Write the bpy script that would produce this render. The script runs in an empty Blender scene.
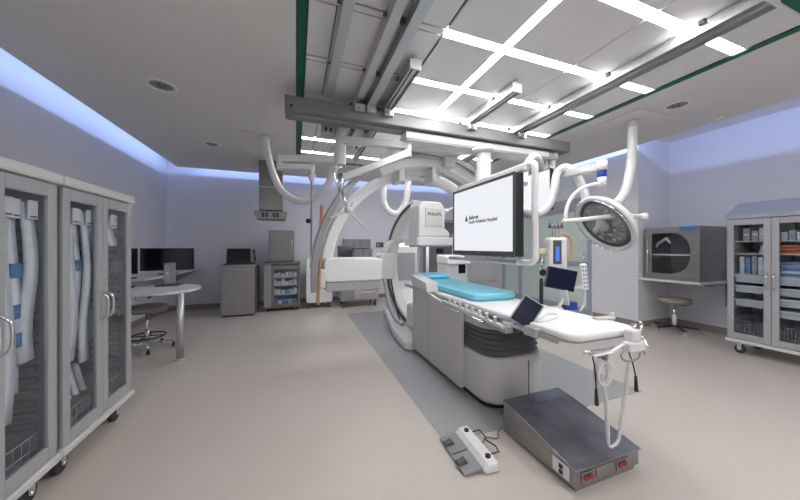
import bpy, bmesh, math, random
from mathutils import Vector, Matrix
random.seed(7)
PI = math.pi
S = bpy.context.scene
COL = S.collection

# ------------------------------------------------------------------ camera
cam = bpy.data.cameras.new('camera')
cam.sensor_width = 36; cam.lens = 286.6 * 36 / 800
cam.shift_y = -3 / 800
cam.clip_start = 0.05
cam_o = bpy.data.objects.new('camera', cam); COL.objects.link(cam_o)
cam_o.location = (0, 0, 1.3)
cam_o.rotation_euler = (PI / 2, 0, -math.atan(104 / 286.6))
S.camera = cam_o

# ------------------------------------------------------------------ world, exposure
w = bpy.data.worlds.new('world'); S.world = w; w.use_nodes = True
w.node_tree.nodes['Background'].inputs[0].default_value = (0.5, 0.52, 0.6, 1)
w.node_tree.nodes['Background'].inputs[1].default_value = 0.3
S.view_settings.view_transform = 'Standard'
S.view_settings.look = 'None'
S.view_settings.gamma = 1
S.view_settings.use_curve_mapping = False
S.view_settings.exposure = 0.42
STRIP_E = 22.0      # ceiling strips
COVE_E = 5.5       # led strips in the coves, W per metre

# ------------------------------------------------------------------ cove lights (led strips lying on top of the ceiling edge)
def area(name, loc, rot, sx, sy, power, color):
    l = bpy.data.lights.new(name, 'AREA'); l.shape = 'RECTANGLE'; l.size = sx; l.size_y = sy
    l.energy = power; l.color = color
    o = bpy.data.objects.new(name, l); COL.objects.link(o); o.location = loc; o.rotation_euler = rot
    return o
BLUE = (0.38, 0.53, 1.0)
area('cove_led_left', (-2.13, 2.2, 3.0), (0, PI / 2, 0), 0.014, 9.3, COVE_E * 9.3 * .30, BLUE)
area('cove_led_back', (1.4, 6.78, 2.985), (PI / 2, 0, 0), 7.0, 0.014, COVE_E * 7 * .30, BLUE)
area('cove_led_right', (4.93, 2.2, 2.975), (0, -PI / 2, 0), 0.014, 9.2, COVE_E * 9.2 * .42, BLUE)
# unseen fill lights added behind the camera to lift the ambient level
area('fill_behind_left', (-0.6, -1.3, 2.86), (0, 0, 0), 0.6, 1.2, 30, (1, 0.98, 0.95))
area('fill_behind_right', (3.0, -1.3, 2.86), (0, 0, 0), 0.6, 1.2, 36, (1, 0.98, 0.95))

# ------------------------------------------------------------------ materials
def mat(name, c, rough=0.5, metal=0.0, bump=0.0, bscale=200, var=0.0, vscale=8, emit=None, estr=0, spec=0.5, stretch=None, coat=0):
    m = bpy.data.materials.new(name); m.use_nodes = True
    nt = m.node_tree; b = nt.nodes['Principled BSDF']
    b.inputs['Base Color'].default_value = (*c, 1)
    b.inputs['Roughness'].default_value = rough
    b.inputs['Metallic'].default_value = metal
    b.inputs['Specular IOR Level'].default_value = spec
    b.inputs['Coat Weight'].default_value = coat
    if emit: b.inputs['Emission Color'].default_value = (*emit, 1); b.inputs['Emission Strength'].default_value = estr
    if bump or var:
        tc = nt.nodes.new('ShaderNodeTexCoord'); mp = nt.nodes.new('ShaderNodeMapping')
        nt.links.new(tc.outputs['Object'], mp.inputs[0])
        if stretch: mp.inputs['Scale'].default_value = stretch
        n = nt.nodes.new('ShaderNodeTexNoise'); n.inputs['Scale'].default_value = vscale; n.inputs['Detail'].default_value = 4
        nt.links.new(mp.outputs[0], n.inputs['Vector'])
        if var:
            r = nt.nodes.new('ShaderNodeValToRGB')
            r.color_ramp.elements[0].position = .3; r.color_ramp.elements[1].position = .7
            r.color_ramp.elements[0].color = (*[x * (1 - var) for x in c], 1)
            r.color_ramp.elements[1].color = (*[min(1, x * (1 + var)) for x in c], 1)
            nt.links.new(n.outputs['Fac'], r.inputs[0]); nt.links.new(r.outputs[0], b.inputs['Base Color'])
        if bump:
            n2 = nt.nodes.new('ShaderNodeTexNoise'); n2.inputs['Scale'].default_value = bscale
            nt.links.new(mp.outputs[0], n2.inputs['Vector'])
            bp = nt.nodes.new('ShaderNodeBump'); bp.inputs['Strength'].default_value = bump; bp.inputs['Distance'].default_value = .005
            nt.links.new(n2.outputs['Fac'], bp.inputs['Height']); nt.links.new(bp.outputs[0], b.inputs['Normal'])
    return m
def glass_mat(name, tint, gloss=0.12):
    m = bpy.data.materials.new(name); m.use_nodes = True; nt = m.node_tree
    for n in list(nt.nodes): nt.nodes.remove(n)
    o = nt.nodes.new('ShaderNodeOutputMaterial'); t = nt.nodes.new('ShaderNodeBsdfTransparent'); g = nt.nodes.new('ShaderNodeBsdfGlossy')
    t.inputs[0].default_value = (*tint, 1); g.inputs['Roughness'].default_value = 0.03
    f = nt.nodes.new('ShaderNodeLayerWeight'); f.inputs[0].default_value = .5
    pw = nt.nodes.new('ShaderNodeMath'); pw.operation = 'POWER'; pw.inputs[1].default_value = 5
    nt.links.new(f.outputs['Facing'], pw.inputs[0])
    a = nt.nodes.new('ShaderNodeMath'); a.operation = 'MULTIPLY_ADD'; a.inputs[1].default_value = .8; a.inputs[2].default_value = gloss; a.use_clamp = True
    nt.links.new(pw.outputs[0], a.inputs[0])
    x = nt.nodes.new('ShaderNodeMixShader'); nt.links.new(a.outputs[0], x.inputs[0])
    nt.links.new(t.outputs[0], x.inputs[1]); nt.links.new(g.outputs[0], x.inputs[2]); nt.links.new(x.outputs[0], o.inputs[0])
    return m
M = dict(
    wall=mat('wall_paint', (.74, .74, .79), .6, var=.015, vscale=2),
    ceil=mat('ceiling_paint', (.72, .70, .68), .7, var=.02, vscale=1.5),
    floor=mat('floor_vinyl', (.56, .515, .47), .28, bump=.05, bscale=60, var=.035, vscale=70, spec=.35),
    inlay=mat('inlay_vinyl', (.35, .355, .37), .3, bump=.05, bscale=60, var=.06, vscale=60, spec=.35),
    base=mat('baseboard_vinyl', (.30, .26, .235), .5),
    panel=mat('laminar_panel', (.74, .74, .745), .45, bump=.12, bscale=400, var=.02, vscale=6),
    panelback=mat('panel_joint', (.10, .10, .105), .7),
    alu=mat('brushed_aluminium', (.60, .60, .61), .38, 0.85, var=.06, vscale=5, stretch=(1, 12, 12)),
    beam=mat('satin_aluminium', (.24, .24, .25), .5, 0.5, var=.05, vscale=3, stretch=(2, 20, 20)),
    steel=mat('stainless_steel', (.36, .35, .34), .33, 0.92, var=.10, vscale=5, stretch=(1, 1, 8)),
    ramp=mat('worn_steel', (.30, .30, .33), .32, 0.85, var=.28, vscale=5),
    chrome=mat('chrome', (.75, .75, .76), .14, 1.0),
    green=mat('green_gasket', (.0, .10, .055), .5),
    white=mat('white_plastic', (.78, .78, .78), .32, var=.01, vscale=3),
    offw=mat('offwhite_enamel', (.66, .655, .65), .35, var=.01, vscale=3),
    lgrey=mat('light_grey_enamel', (.40, .405, .425), .4, var=.02, vscale=3),
    bgrey=mat('blue_grey_frame', (.36, .38, .46), .45),
    mgrey=mat('mid_grey_plastic', (.26, .265, .28), .45),
    dgrey=mat('dark_grey_plastic', (.085, .088, .095), .45),
    black=mat('black_plastic', (.018, .018, .02), .4),
    screen=mat('black_screen', (.006, .006, .01), .12),
    navy=mat('navy_screen', (.012, .014, .04), .25, spec=.08),
    rubber=mat('dark_rubber', (.05, .05, .055), .7),
    bellow=mat('grey_bellows', (.15, .15, .158), .5),
    panelt=mat('warm_grey_cover', (.56, .545, .535), .38, var=.01, vscale=2),
    pad=mat('white_table_pad', (.84, .85, .86), .45, bump=.05, bscale=30),
    cyan=mat('cyan_vinyl', (.21, .62, .78), .36, bump=.25, bscale=9, var=.06, vscale=5),
    seat=mat('taupe_vinyl', (.27, .245, .225), .5, var=.03),
    desk=mat('desk_laminate', (.70, .70, .70), .4),
    steelb=mat('dull_stainless', (.23, .225, .22), .36, .9, var=.08, vscale=5, stretch=(1, 1, 8)),
    track=mat('dark_satin_track', (.30, .30, .31), .4, .5),
    orange=mat('copper_orange_rubber', (.46, .22, .12), .5),
    copper=mat('orange_cable', (.62, .30, .12), .5),
    blue=mat('blue_plastic', (.02, .07, .40), .4),
    bluel=mat('blue_label', (.05, .22, .55), .4),
    red=mat('red_outlet', (.28, .02, .015), .4),
    tamb=mat('tambour_grey', (.33, .315, .31), .45),
    frost=mat('frosted_green_glass', (.60, .70, .66), .16, spec=.6, coat=.3),
    doorgrey=mat('dark_door', (.20, .195, .205), .5),
    yellow=mat('pale_yellow_plastic', (.62, .60, .36), .5),
    bag=mat('clear_package', (.85, .86, .88), .25, bump=.5, bscale=40, var=.08, vscale=20),
    paper=mat('white_card', (.78, .78, .78), .6),
    textm=mat('dark_print', (.03, .03, .035), .6),
    pkb=mat('package_blue', (.10, .22, .42), .45, var=.25, vscale=30),
    pkw=mat('package_white', (.62, .64, .68), .4, var=.15, vscale=30),
    pkg=mat('package_grey', (.32, .33, .36), .45, var=.2, vscale=30),
    pkr=mat('package_orange', (.50, .14, .05), .5, var=.1, vscale=30),
    bin=mat('white_bin', (.55, .56, .58), .4),
    lens=mat('lamp_lens', (.45, .46, .48), .15, .4),
    lit=mat('light_strip', (1, 1, 1), .5, emit=(1, .985, .97), estr=STRIP_E),
    scr=mat('lit_screen', (.05, .05, .05), .3, emit=(.93, .95, 1), estr=.66),
    bscr=mat('lit_blue_display', (.01, .02, .1), .3, emit=(.05, .18, .75), estr=.8),
    glass=glass_mat('cabinet_glass', (.93, .95, .97), .03),
    acr=glass_mat('clear_acrylic', (.82, .84, .85), .04),
)

# ------------------------------------------------------------------ mesh builder
def catmull(pts, k=8):
    P = [Vector(p) for p in pts]
    if len(P) < 3: return P
    P = [P[0] * 2 - P[1]] + P + [P[-1] * 2 - P[-2]]
    out = []
    for i in range(1, len(P) - 2):
        for j in range(k):
            t = j / k
            a, b, c, d = P[i - 1], P[i], P[i + 1], P[i + 2]
            out.append(.5 * ((2 * b) + (c - a) * t + (2 * a - 5 * b + 4 * c - d) * t * t + (3 * b - a - 3 * c + d) * t ** 3))
    out.append(P[-2])
    return out
def frame(dv):
    dv = Vector(dv).normalized()
    a = Vector((0, 0, 1)) if abs(dv.z) < .9 else Vector((1, 0, 0))
    u = dv.cross(a).normalized(); v = dv.cross(u).normalized()
    return u, v
class MB:
    def __init__(s): s.bm = bmesh.new()
    def face(s, vs, sm=False):
        try:
            f = s.bm.faces.new(vs); f.smooth = sm
        except ValueError: pass
    def hexa(s, c):
        v = [s.bm.verts.new(p) for p in c]
        for f in ((0, 3, 2, 1), (4, 5, 6, 7), (0, 1, 5, 4), (1, 2, 6, 5), (2, 3, 7, 6), (3, 0, 4, 7)): s.face([v[i] for i in f])
        return s
    def box(s, x0, x1, y0, y1, z0, z1):
        if x0 > x1: x0, x1 = x1, x0
        if y0 > y1: y0, y1 = y1, y0
        if z0 > z1: z0, z1 = z1, z0
        return s.hexa([(x0, y0, z0), (x1, y0, z0), (x1, y1, z0), (x0, y1, z0), (x0, y0, z1), (x1, y0, z1), (x1, y1, z1), (x0, y1, z1)])
    def obox(s, c, size, R):
        a, b, d = [q / 2 for q in size]; c = Vector(c)
        return s.hexa([c + R @ Vector(p) for p in ((-a, -b, -d), (a, -b, -d), (a, b, -d), (-a, b, -d), (-a, -b, d), (a, -b, d), (a, b, d), (-a, b, d))])
    def bar(s, p0, p1, wd, ht, up=(0, 0, 1)):
        p0, p1 = Vector(p0), Vector(p1); d = (p1 - p0).normalized(); u = d.cross(Vector(up)).normalized(); v = u.cross(d).normalized()
        a = u * wd / 2; b = v * ht / 2
        return s.hexa([p0 - a - b, p0 + a - b, p1 + a - b, p1 - a - b, p0 - a + b, p0 + a + b, p1 + a + b, p1 - a + b])
    def rings(s, rings, cap=True, sm=True, closed=False):
        R = [[s.bm.verts.new(p) for p in r] for r in rings]; n = len(R[0])
        seq = list(range(len(R) - 1)) + ([len(R) - 1] if closed else [])
        for i in seq:
            A, B = R[i], R[(i + 1) % len(R)]
            for j in range(n): s.face([A[j], A[(j + 1) % n], B[(j + 1) % n], B[j]], sm)
        if cap and not closed: s.face(R[0][::-1]); s.face(R[-1])
        return s
    def cyl(s, p0, p1, r0, r1=None, n=16):
        if r1 is None: r1 = r0
        p0, p1 = Vector(p0), Vector(p1); u, v = frame(p1 - p0)
        return s.rings([[p + (u * math.cos(a) + v * math.sin(a)) * r for a in [2 * PI * k / n for k in range(n)]] for p, r in ((p0, r0), (p1, r1))])
    def tube(s, pts, r, n=10, k=6, smooth=True, closed=False, flat=1.0):
        P = catmull(pts, k) if smooth else [Vector(p) for p in pts]
        rr = []
        u = None
        for i, p in enumerate(P):
            if closed: d = P[(i + 1) % len(P)] - P[i - 1]
            else: d = P[min(i + 1, len(P) - 1)] - P[max(i - 1, 0)]
            d.normalize()
            if u is None: u, _ = frame(d)
            u = (u - d * u.dot(d)).normalized(); v = d.cross(u)
            rad = r(i / max(1, len(P) - 1)) if callable(r) else r
            rr.append([p + (u * math.cos(a) + v * math.sin(a) * flat) * rad for a in [2 * PI * q / n for q in range(n)]])
        return s.rings(rr, closed=closed)
    def lathe(s, c, prof, n=24, R=None, cap=True):
        c = Vector(c); R = R or Matrix.Identity(3)
        return s.rings([[c + R @ Vector((r * math.cos(a), r * math.sin(a), z)) for a in [2 * PI * k / n for k in range(n)]] for r, z in prof], cap=cap)
    def prism(s, poly, ax, a0, a1, sm=False):
        def P(p, a):
            if ax == 'z': return (p[0], p[1], a)
            if ax == 'y': return (p[0], a, p[1])
            return (a, p[0], p[1])
        A = [s.bm.verts.new(P(p, a0)) for p in poly]; B = [s.bm.verts.new(P(p, a1)) for p in poly]; n = len(poly)
        for j in range(n): s.face([A[j], A[(j + 1) % n], B[(j + 1) % n], B[j]], sm)
        s.face(A[::-1]); s.face(B); return s
    def arc(s, c, u, n, r0, r1, w0, w1, a0, a1, seg=40):
        """band in the plane (u, z) about c; w0..w1 = extent along n"""
        c = Vector(c); u = Vector(u).normalized(); nn = Vector(n).normalized(); z = Vector((0, 0, 1))
        rr = []
        for i in range(seg + 1):
            a = math.radians(a0 + (a1 - a0) * i / seg); d = u * math.cos(a) + z * math.sin(a)
            rr.append([c + d * r0 + nn * w0, c + d * r1 + nn * w0, c + d * r1 + nn * w1, c + d * r0 + nn * w1])
        return s.rings(rr, sm=False)
    def build(s, name, m, parent=None, bevel=0, seg=2, loc=None):
        bmesh.ops.recalc_face_normals(s.bm, faces=s.bm.faces[:])
        off = Vector(parent['_o']) if parent is not None else None
        vs = [v.co for v in s.bm.verts]
        if parent is None:
            off = Vector(loc) if loc else Vector(((min(v.x for v in vs) + max(v.x for v in vs)) / 2, (min(v.y for v in vs) + max(v.y for v in vs)) / 2, min(v.z for v in vs)))
        for v in s.bm.verts: v.co -= off
        me = bpy.data.meshes.new(name); s.bm.to_mesh(me); s.bm.free()
        me.materials.append(M[m] if isinstance(m, str) else m)
        o = bpy.data.objects.new(name, me); COL.objects.link(o)
        if parent is None: o.location = off
        else: o.parent = parent
        o['_o'] = list(off)
        if bevel:
            b = o.modifiers.new('bevel', 'BEVEL'); b.width = bevel; b.segments = seg; b.limit_method = 'ANGLE'; b.angle_limit = math.radians(50); b.harden_normals = False
        return o
def rrect(x0, x1, y0, y1, r, k=5, corners=(1, 1, 1, 1)):
    out = []
    for i, (cx, cy, a) in enumerate(((x1, y0, -90), (x1, y1, 0), (x0, y1, 90), (x0, y0, 180))):
        if corners[i]:
            ox = cx + (-r if cx == x1 else r); oy = cy + (-r if cy == y1 else r)
            for j in range(k + 1):
                t = math.radians(a + 90 * j / k); out.append((ox + r * math.cos(t), oy + r * math.sin(t)))
        else: out.append((cx, cy))
    return out
def thing(name, loc, label, cat, group=None):
    o = bpy.data.objects.new(name, None); COL.objects.link(o); o.location = loc; o.empty_display_size = .1
    o['_o'] = list(loc); o['label'] = label; o['category'] = cat
    if group: o['group'] = group
    return o
def tag(o, label, cat, group=None):
    o['label'] = label; o['category'] = cat
    if group: o['group'] = group
    return o
def struct(o): o['kind'] = 'structure'; return o
def copy_tree(o, delta, label, parent=None, group=None):
    c = o.copy(); COL.objects.link(c)
    if parent is None:
        c.location = Vector(o.location) + Vector(delta); c['label'] = label
        if group: c['group'] = group
    else: c.parent = parent
    for ch in list(o.children): copy_tree(ch, delta, label, c)
    return c
def text(s, name, size, loc, R, m, parent=None, depth=.0008, align='CENTER', bold=.0):
    cu = bpy.data.curves.new(name, 'FONT'); cu.body = s; cu.size = size; cu.align_x = align; cu.align_y = 'CENTER'; cu.extrude = depth; cu.offset = size * bold
    t = bpy.data.objects.new('tmp', cu); COL.objects.link(t)
    dg = bpy.context.evaluated_depsgraph_get(); me = bpy.data.meshes.new_from_object(t.evaluated_get(dg))
    bpy.data.objects.remove(t)
    me.transform(R.to_4x4()); off = Vector(loc) - (Vector(parent['_o']) if parent is not None else Vector(loc))
    me.transform(Matrix.Translation(off)); me.materials.clear(); me.materials.append(M[m])
    o = bpy.data.objects.new(name, me); COL.objects.link(o)
    if parent is not None: o.parent = parent
    else: o.location = loc
    o['_o'] = list(loc)
    return o
def basis(xa, ya):
    xa = Vector(xa).normalized(); za = xa.cross(Vector(ya)).normalized(); ya = za.cross(xa)
    return Matrix((xa, ya, za)).transposed()
RZ = lambda a: Matrix.Rotation(math.radians(a), 3, 'Z')

# ------------------------------------------------------------------ setting
XL, XR, XG, YB, YJ, YF, ZC, ZT = -2.47, 5.99, 5.18, 7.1, 3.03, -2.6, 2.9, 3.08
SL, SR, SB = -2.23, 5.05, 6.88      # inner edges of the cove gaps
struct(MB().box(XL - .1, XR + .1, YF - .1, YB + .1, -.1, 0).build('floor', 'floor'))
struct(MB().box(.93, 2.93, 1.68, 5.6, 0, .002).build('floor_inlay', 'inlay'))
struct(MB().box(XL - .12, XL, YF - .1, YB + .1, 0, ZT).build('wall_left', 'wall'))
struct(MB().box(XL, XG, YB, YB + .12, 0, ZT).build('wall_back', 'wall'))
struct(MB().box(XG + .12, XR, YJ, YJ + .12, 0, ZT).build('wall_recess', 'wall'))
struct(MB().box(XR, XR + .12, YF - .1, YJ + .12, 0, ZT).build('wall_right_side', 'wall'))
struct(MB().box(XL, XR, YF - .12, YF, 0, ZT).build('wall_front', 'wall'))
# wall with the sliding glass doors, an opening at Y 3.80..6.96
wg = MB(); wg.box(XG, XG + .12, YJ, 3.80, 0, ZT); wg.box(XG, XG + .12, 3.80, 6.96, 2.25, ZT); wg.box(XG, XG + .12, 6.96, YB + .1, 0, ZT)
struct(wg.build('wall_right', 'wall'))
struct(MB().box(XL - .1, XR + .1, YF - .1, YB + .1, ZT, ZT + .1).build('ceiling_cove', 'wall'))
# main ceiling: a slab with a rectangular hole for the clean-air field
CX0, CX1, CY0, CY1 = .0, 3.50, .84, 5.58
c = MB(); c.box(SL, CX0, YF, SB, ZC, ZC + .025); c.box(CX1, SR, YF, SB, ZC, ZC + .025)
c.box(CX0, CX1, YF, CY0, ZC, ZC + .025); c.box(CX0, CX1, CY1, SB, ZC, ZC + .025)
struct(c.build('ceiling', 'ceil'))
g = MB(); gw = .07
g.box(CX0, CX0 + gw, CY0, CY1, ZC - .004, ZC + .03); g.box(CX1 - gw, CX1, CY0, CY1, ZC - .004, ZC + .03)
g.box(CX0 + gw, CX1 - gw, CY0, CY0 + gw, ZC - .004, ZC + .03); g.box(CX0 + gw, CX1 - gw, CY1 - gw, CY1, ZC - .004, ZC + .03)
struct(g.build('trim_1', 'green'))
struct(MB().box(CX0, CX1, CY0, CY1, ZC + .03, ZC + .05).build('ceiling_backing', 'panelback'))
# clean-air panels between the light strips
ys = [1.27 + .635 * k for k in range(7)]
yc = [CY0 + gw] + ys + [CY1 - gw]
xl = [.075, .26, .62, 1.04]; xr_ = [1.05, 1.55, 2.32, 3.425]
pn = MB()
for i in range(len(yc) - 1):
    a = yc[i] + (.035 if i > 0 else 0); b = yc[i + 1] - (.035 if i < len(yc) - 2 else 0)
    if b - a < .05: continue
    for q in (xl, xr_):
        for j in range(3):
            e0 = .037 if abs(q[j] - 1.55) < .1 and b < 3.3 else .005
            e1 = .0 if abs(q[j + 1] - 1.55) < .1 and b < 3.3 else .005
            pn.box(q[j] + (.075 if e0 > .01 else .005), q[j + 1] - e1, a + .004, b - .004, ZC + .004, ZC + .025)
for k, y in enumerate(ys[:5]): pn.box(.08, 1.035, y - .016, y + .03, ZC + .008, ZC + .025)
struct(pn.build('ceiling_panels', 'panel', bevel=.002))
# light strips
NM = ['nearest', 'second nearest', 'third', 'fourth', 'fifth', 'sixth', 'farthest']
for k, y in enumerate(ys):
    x0 = 1.06 if k < 5 else .09
    segs = [(x0, 1.55), (1.622, 3.42)] if y < 3.3 else [(x0, 3.42)]
    for j, (a, b) in enumerate(segs):
        side = (' left of the lengthwise strip' if j == 0 else ' right of the lengthwise strip') if len(segs) == 2 else ''
        tag(MB().box(a, b, y - .034, y + .034, ZC + .006, ZC + .02).build('ceiling_light_strip', 'lit'),
            f'{NM[k]} glowing white crosswise ceiling light strip' + (side or ', behind the big aluminium beam'), 'ceiling light', 'crosswise ceiling light strips')
tag(MB().box(1.552, 1.62, .93, 3.21, ZC + .006, ZC + .02).build('ceiling_light_strip', 'lit'), 'long glowing ceiling light strip running lengthwise and crossing the others', 'ceiling light')
# baseboards
bb = .1
struct(MB().box(XL, XL + .012, YF, YB, 0, bb).build('baseboard_left', 'base'))
struct(MB().box(XL + .012, XG - .012, YB - .012, YB, 0, bb).build('baseboard_back', 'base'))
struct(MB().box(XG + .0, XR - .012, YJ - .012, YJ, 0, bb).build('baseboard_recess', 'base'))
struct(MB().box(XR - .012, XR, YF, YJ, 0, bb).build('baseboard_right', 'base'))
struct(MB().box(XG - .012, XG, YJ, 3.78, 0, bb).build('baseboard_door_side', 'base'))

# sliding glass doors in the right wall
d1 = MB()
for a, b in ((3.80, 3.88), (5.56, 5.66), (6.16, 6.24), (6.50, 6.56), (6.88, 6.96)): d1.box(XG - .02, XG + .08, a, b, 0, 2.12)
d1.box(XG - .02, XG + .08, 3.88, 6.88, 2.0, 2.12); d1.box(XG - .03, XG + .1, 3.80, 6.96, 2.12, 2.25)
d1.box(XG + .0, XG + .06, 3.88, 5.56, .0, .14); d1.box(XG + .0, XG + .06, 3.88, 5.56, .93, 1.01); d1.box(XG, XG + .06, 5.66, 6.16, .93, 1.01)
d1.box(XG, XG + .06, 5.66, 6.16, 0, .14)
door = struct(d1.build('door_1', 'bgrey', bevel=.004))
gp = MB(); gp.box(XG + .02, XG + .03, 3.88, 5.56, 1.01, 2.0); gp.box(XG + .02, XG + .03, 3.88, 5.56, .14, .93)
gp.box(XG + .02, XG + .03, 5.66, 6.16, 1.01, 2.0); gp.box(XG + .02, XG + .03, 5.66, 6.16, .14, .93)
gp.build('glass_pane', 'frost', door)
MB().box(XG - .0, XG + .05, 6.24, 6.50, 0, 2.0).box(XG - .0, XG + .05, 6.56, 6.88, 0, 2.0).build('door_leaf', 'offw', door, bevel=.004)
MB().cyl((XG - .03, 3.93, .9), (XG - .03, 3.93, 1.2), .012).build('door_handle', 'chrome', door)
# dark grey door in the back wall
d2 = MB(); d2.box(3.22, 4.45, YB - .03, YB, 0, 1.98)
door2 = struct(d2.build('door_2', 'doorgrey', bevel=.004))
MB().box(3.14, 3.22, YB - .045, YB, 0, 2.05).box(4.45, 4.53, YB - .045, YB, 0, 2.05).box(3.22, 4.45, YB - .045, YB, 1.98, 2.05).build('door_frame', 'bgrey', door2)
MB().box(4.3, 4.4, YB - .06, YB - .03, 1.02, 1.1).build('door_handle', 'chrome', door2)
tag(MB().box(3.62, 3.82, YB - .09, YB - .031, 1.13, 1.26).build('door_reader', 'black', bevel=.01), 'small black wall box on the dark grey door behind the display', 'card reader')
struct(MB().box(4.56, 5.16, YB - .03, YB, 0, 2.05).build('trim_2', 'offw', bevel=.004))
# bumper rail line on left/back wall
# ------------------------------------------------------------------ ceiling rails and beam
def rail(x0, x1, y0, y1, zb, prof, label):
    t = thing('ceiling_rail', ((x0 + x1) / 2, (y0 + y1) / 2, zb), label, 'ceiling rail', 'aluminium ceiling rails')
    b = MB()
    if prof == 'flat': b.box(x0, x1, y0, y1, zb, ZC - .005)
    elif prof == 'c':
        b.box(x0, x1, y0, y1, zb + .03, zb + .05); b.box(x0, x0 + .012, y0, y1, zb, zb + .03); b.box(x1 - .012, x1, y0, y1, zb, zb + .03)
        m_ = (x0 + x1) / 2; b.box(m_ - .016, m_ + .016, y0, y1, zb + .05, ZC - .005); b.box(m_ - .012, m_ + .012, y0, y1, zb + .008, zb + .03)
    else:
        b.box(x0, x1, y0, y1, zb, zb + .05); b.box(x0 + .01, x1 - .01, y0, y1, zb + .05, ZC - .045); b.box(x0 - .035, x1 + .035, y0, y1, ZC - .045, ZC - .005)
    b.build('extrusion', 'alu', t, bevel=.002)
    MB().box(x0 - .002, x1 + .002, y0 - .012, y0 - .0005, zb - .002, ZC - .04).build('end_cap', 'offw', t, bevel=.002)
    y = y0 + .25
    while y < y1 - .1:
        MB().box(x0 - .028, x0 - .001 , y, y + .035, zb + .05, ZC - .046).build('bracket', 'dgrey', t); y += .635
    return t
rail(.272, .345, .93, 2.90, 2.80, 'flat', 'thin aluminium ceiling rail nearest the left green strip')
rail(.575, .645, .93, 4.9, 2.80, 'flat', 'flat aluminium ceiling rail, second from the left')
rail(.700, .780, .93, 4.9, 2.775, 'i', 'deep grooved aluminium ceiling rail, third from the left')
rail(.885, .985, 2.20, 4.9, 2.775, 'c', 'short aluminium ceiling rail ending left of the light strips')
rail(1.93, 2.03, 2.19, 4.9, 2.775, 'c', 'short aluminium ceiling rail ending among the light strips')
rail(2.63, 2.80, .87, 4.9, 2.775, 'c', 'long wide aluminium ceiling rail on the right crossing the light strips')

bt = thing('ceiling_beam', (1.75, 3.07, 2.62), 'large grey aluminium beam spanning crosswise under the ceiling rails', 'ceiling beam')
b = MB(); b.box(-.09, 3.58, 2.95, 3.20, 2.625, 2.76)
b.box(-.09, 3.58, 2.946, 2.95, 2.745, 2.755); b.box(-.09, 3.58, 2.946, 2.95, 2.63, 2.642)
b.build('extrusion', 'beam', bt, bevel=.004)
MB().box(-.1, -.0905, 2.95, 3.20, 2.625, 2.76).box(3.5805, 3.59, 2.95, 3.20, 2.625, 2.76).build('end_cap', 'dgrey', bt)
MB().box(.0, 3.5, 3.03, 3.07, 2.612, 2.6245).build('groove', 'mgrey', bt)
for x in (.62, .74, .93, 1.98, 2.73):
    MB().box(x - .05, x + .05, 2.90, 2.949, 2.70, 2.772).box(x - .03, x + .03, 2.93, 3.1, 2.7605, 2.774).cyl((x, 2.90, 2.73), (x, 2.87, 2.73), .022).build('clamp', 'alu', bt, bevel=.003)
MB().cyl((-.04, 2.945, 2.66), (-.04, 2.94, 2.66), .014).build('bolt', 'black', bt)

lb = thing('ceiling_carriage', (2.2, 3.1, 2.48), 'white lower carriage beam slung under the aluminium beam', 'ceiling carriage')
MB().box(1.16, 3.27, 3.0, 3.2, 2.50, 2.61).build('carriage_body', 'offw', lb, bevel=.008)
MB().box(1.16, 3.27, 2.985, 2.999, 2.50, 2.53).build('cable_channel', 'mgrey', lb)
MB().box(3.27, 3.45, 3.02, 3.18, 2.52, 2.61).build('end_block', 'lgrey', lb, bevel=.01)

# ------------------------------------------------------------------ round ceiling fixtures
def downlight(x, y, r, label):
    t = thing('downlight', (x, y, ZC - .01), label, 'downlight')
    MB().lathe((x, y, ZC - .012), [(r, .012), (r, .004), (r - .012, 0), (r - .035, .003), (r - .035, .012)], 28, cap=False).build('rim', 'white', t)
    MB().lathe((x, y, ZC - .004), [(r - .036, 0), (r - .036, .003)], 28).build('grille', 'mgrey', t)
    for k in range(3):
        a = k * 2.1
        MB().box(x + .03 * math.cos(a) - .012, x + .03 * math.cos(a) + .012, y + .03 * math.sin(a) - .012, y + .03 * math.sin(a) + .012, ZC - .009, ZC - .0045).build('lamp_cell', 'dgrey', t)
    return t
downlight(-1.25, 3.47, .13, 'round recessed downlight in the ceiling above the left cabinets')
downlight(-1.23, 5.18, .125, 'round recessed downlight in the ceiling farthest into the room on the left')
downlight(4.035, 1.97, .125, 'round recessed downlight with dark grille right of the green strip')
tag(MB().lathe((4.90, 1.98, ZC - .03), [(.02, 0), (.045, .012), (.05, .03)], 20).build('ceiling_sensor', 'white'), 'small white dome sensor near the right ceiling edge', 'sensor')

def cplate(x0, x1, y0, y1, label):
    t = thing('ceiling_plate', ((x0 + x1) / 2, (y0 + y1) / 2, ZC - .015), label, 'ceiling plate')
    MB().box(x0, x1, y0, y1, ZC - .015, ZC - .003).build('cover', 'ceil', t, bevel=.002)
    MB().box(x0 + .01, x1 - .01, y0 + .01, y1 - .01, ZC - .003, ZC - .0005).build('gasket', 'panelback', t)
    return t
cplate(-.72, -.10, 4.42, 5.02, 'grey ceiling plate above the steel service column, hose leaving it')
cplate(3.72, 4.28, 2.15, 2.72, 'square ceiling plate right of the green strip, thick white hose leaving it')

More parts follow.
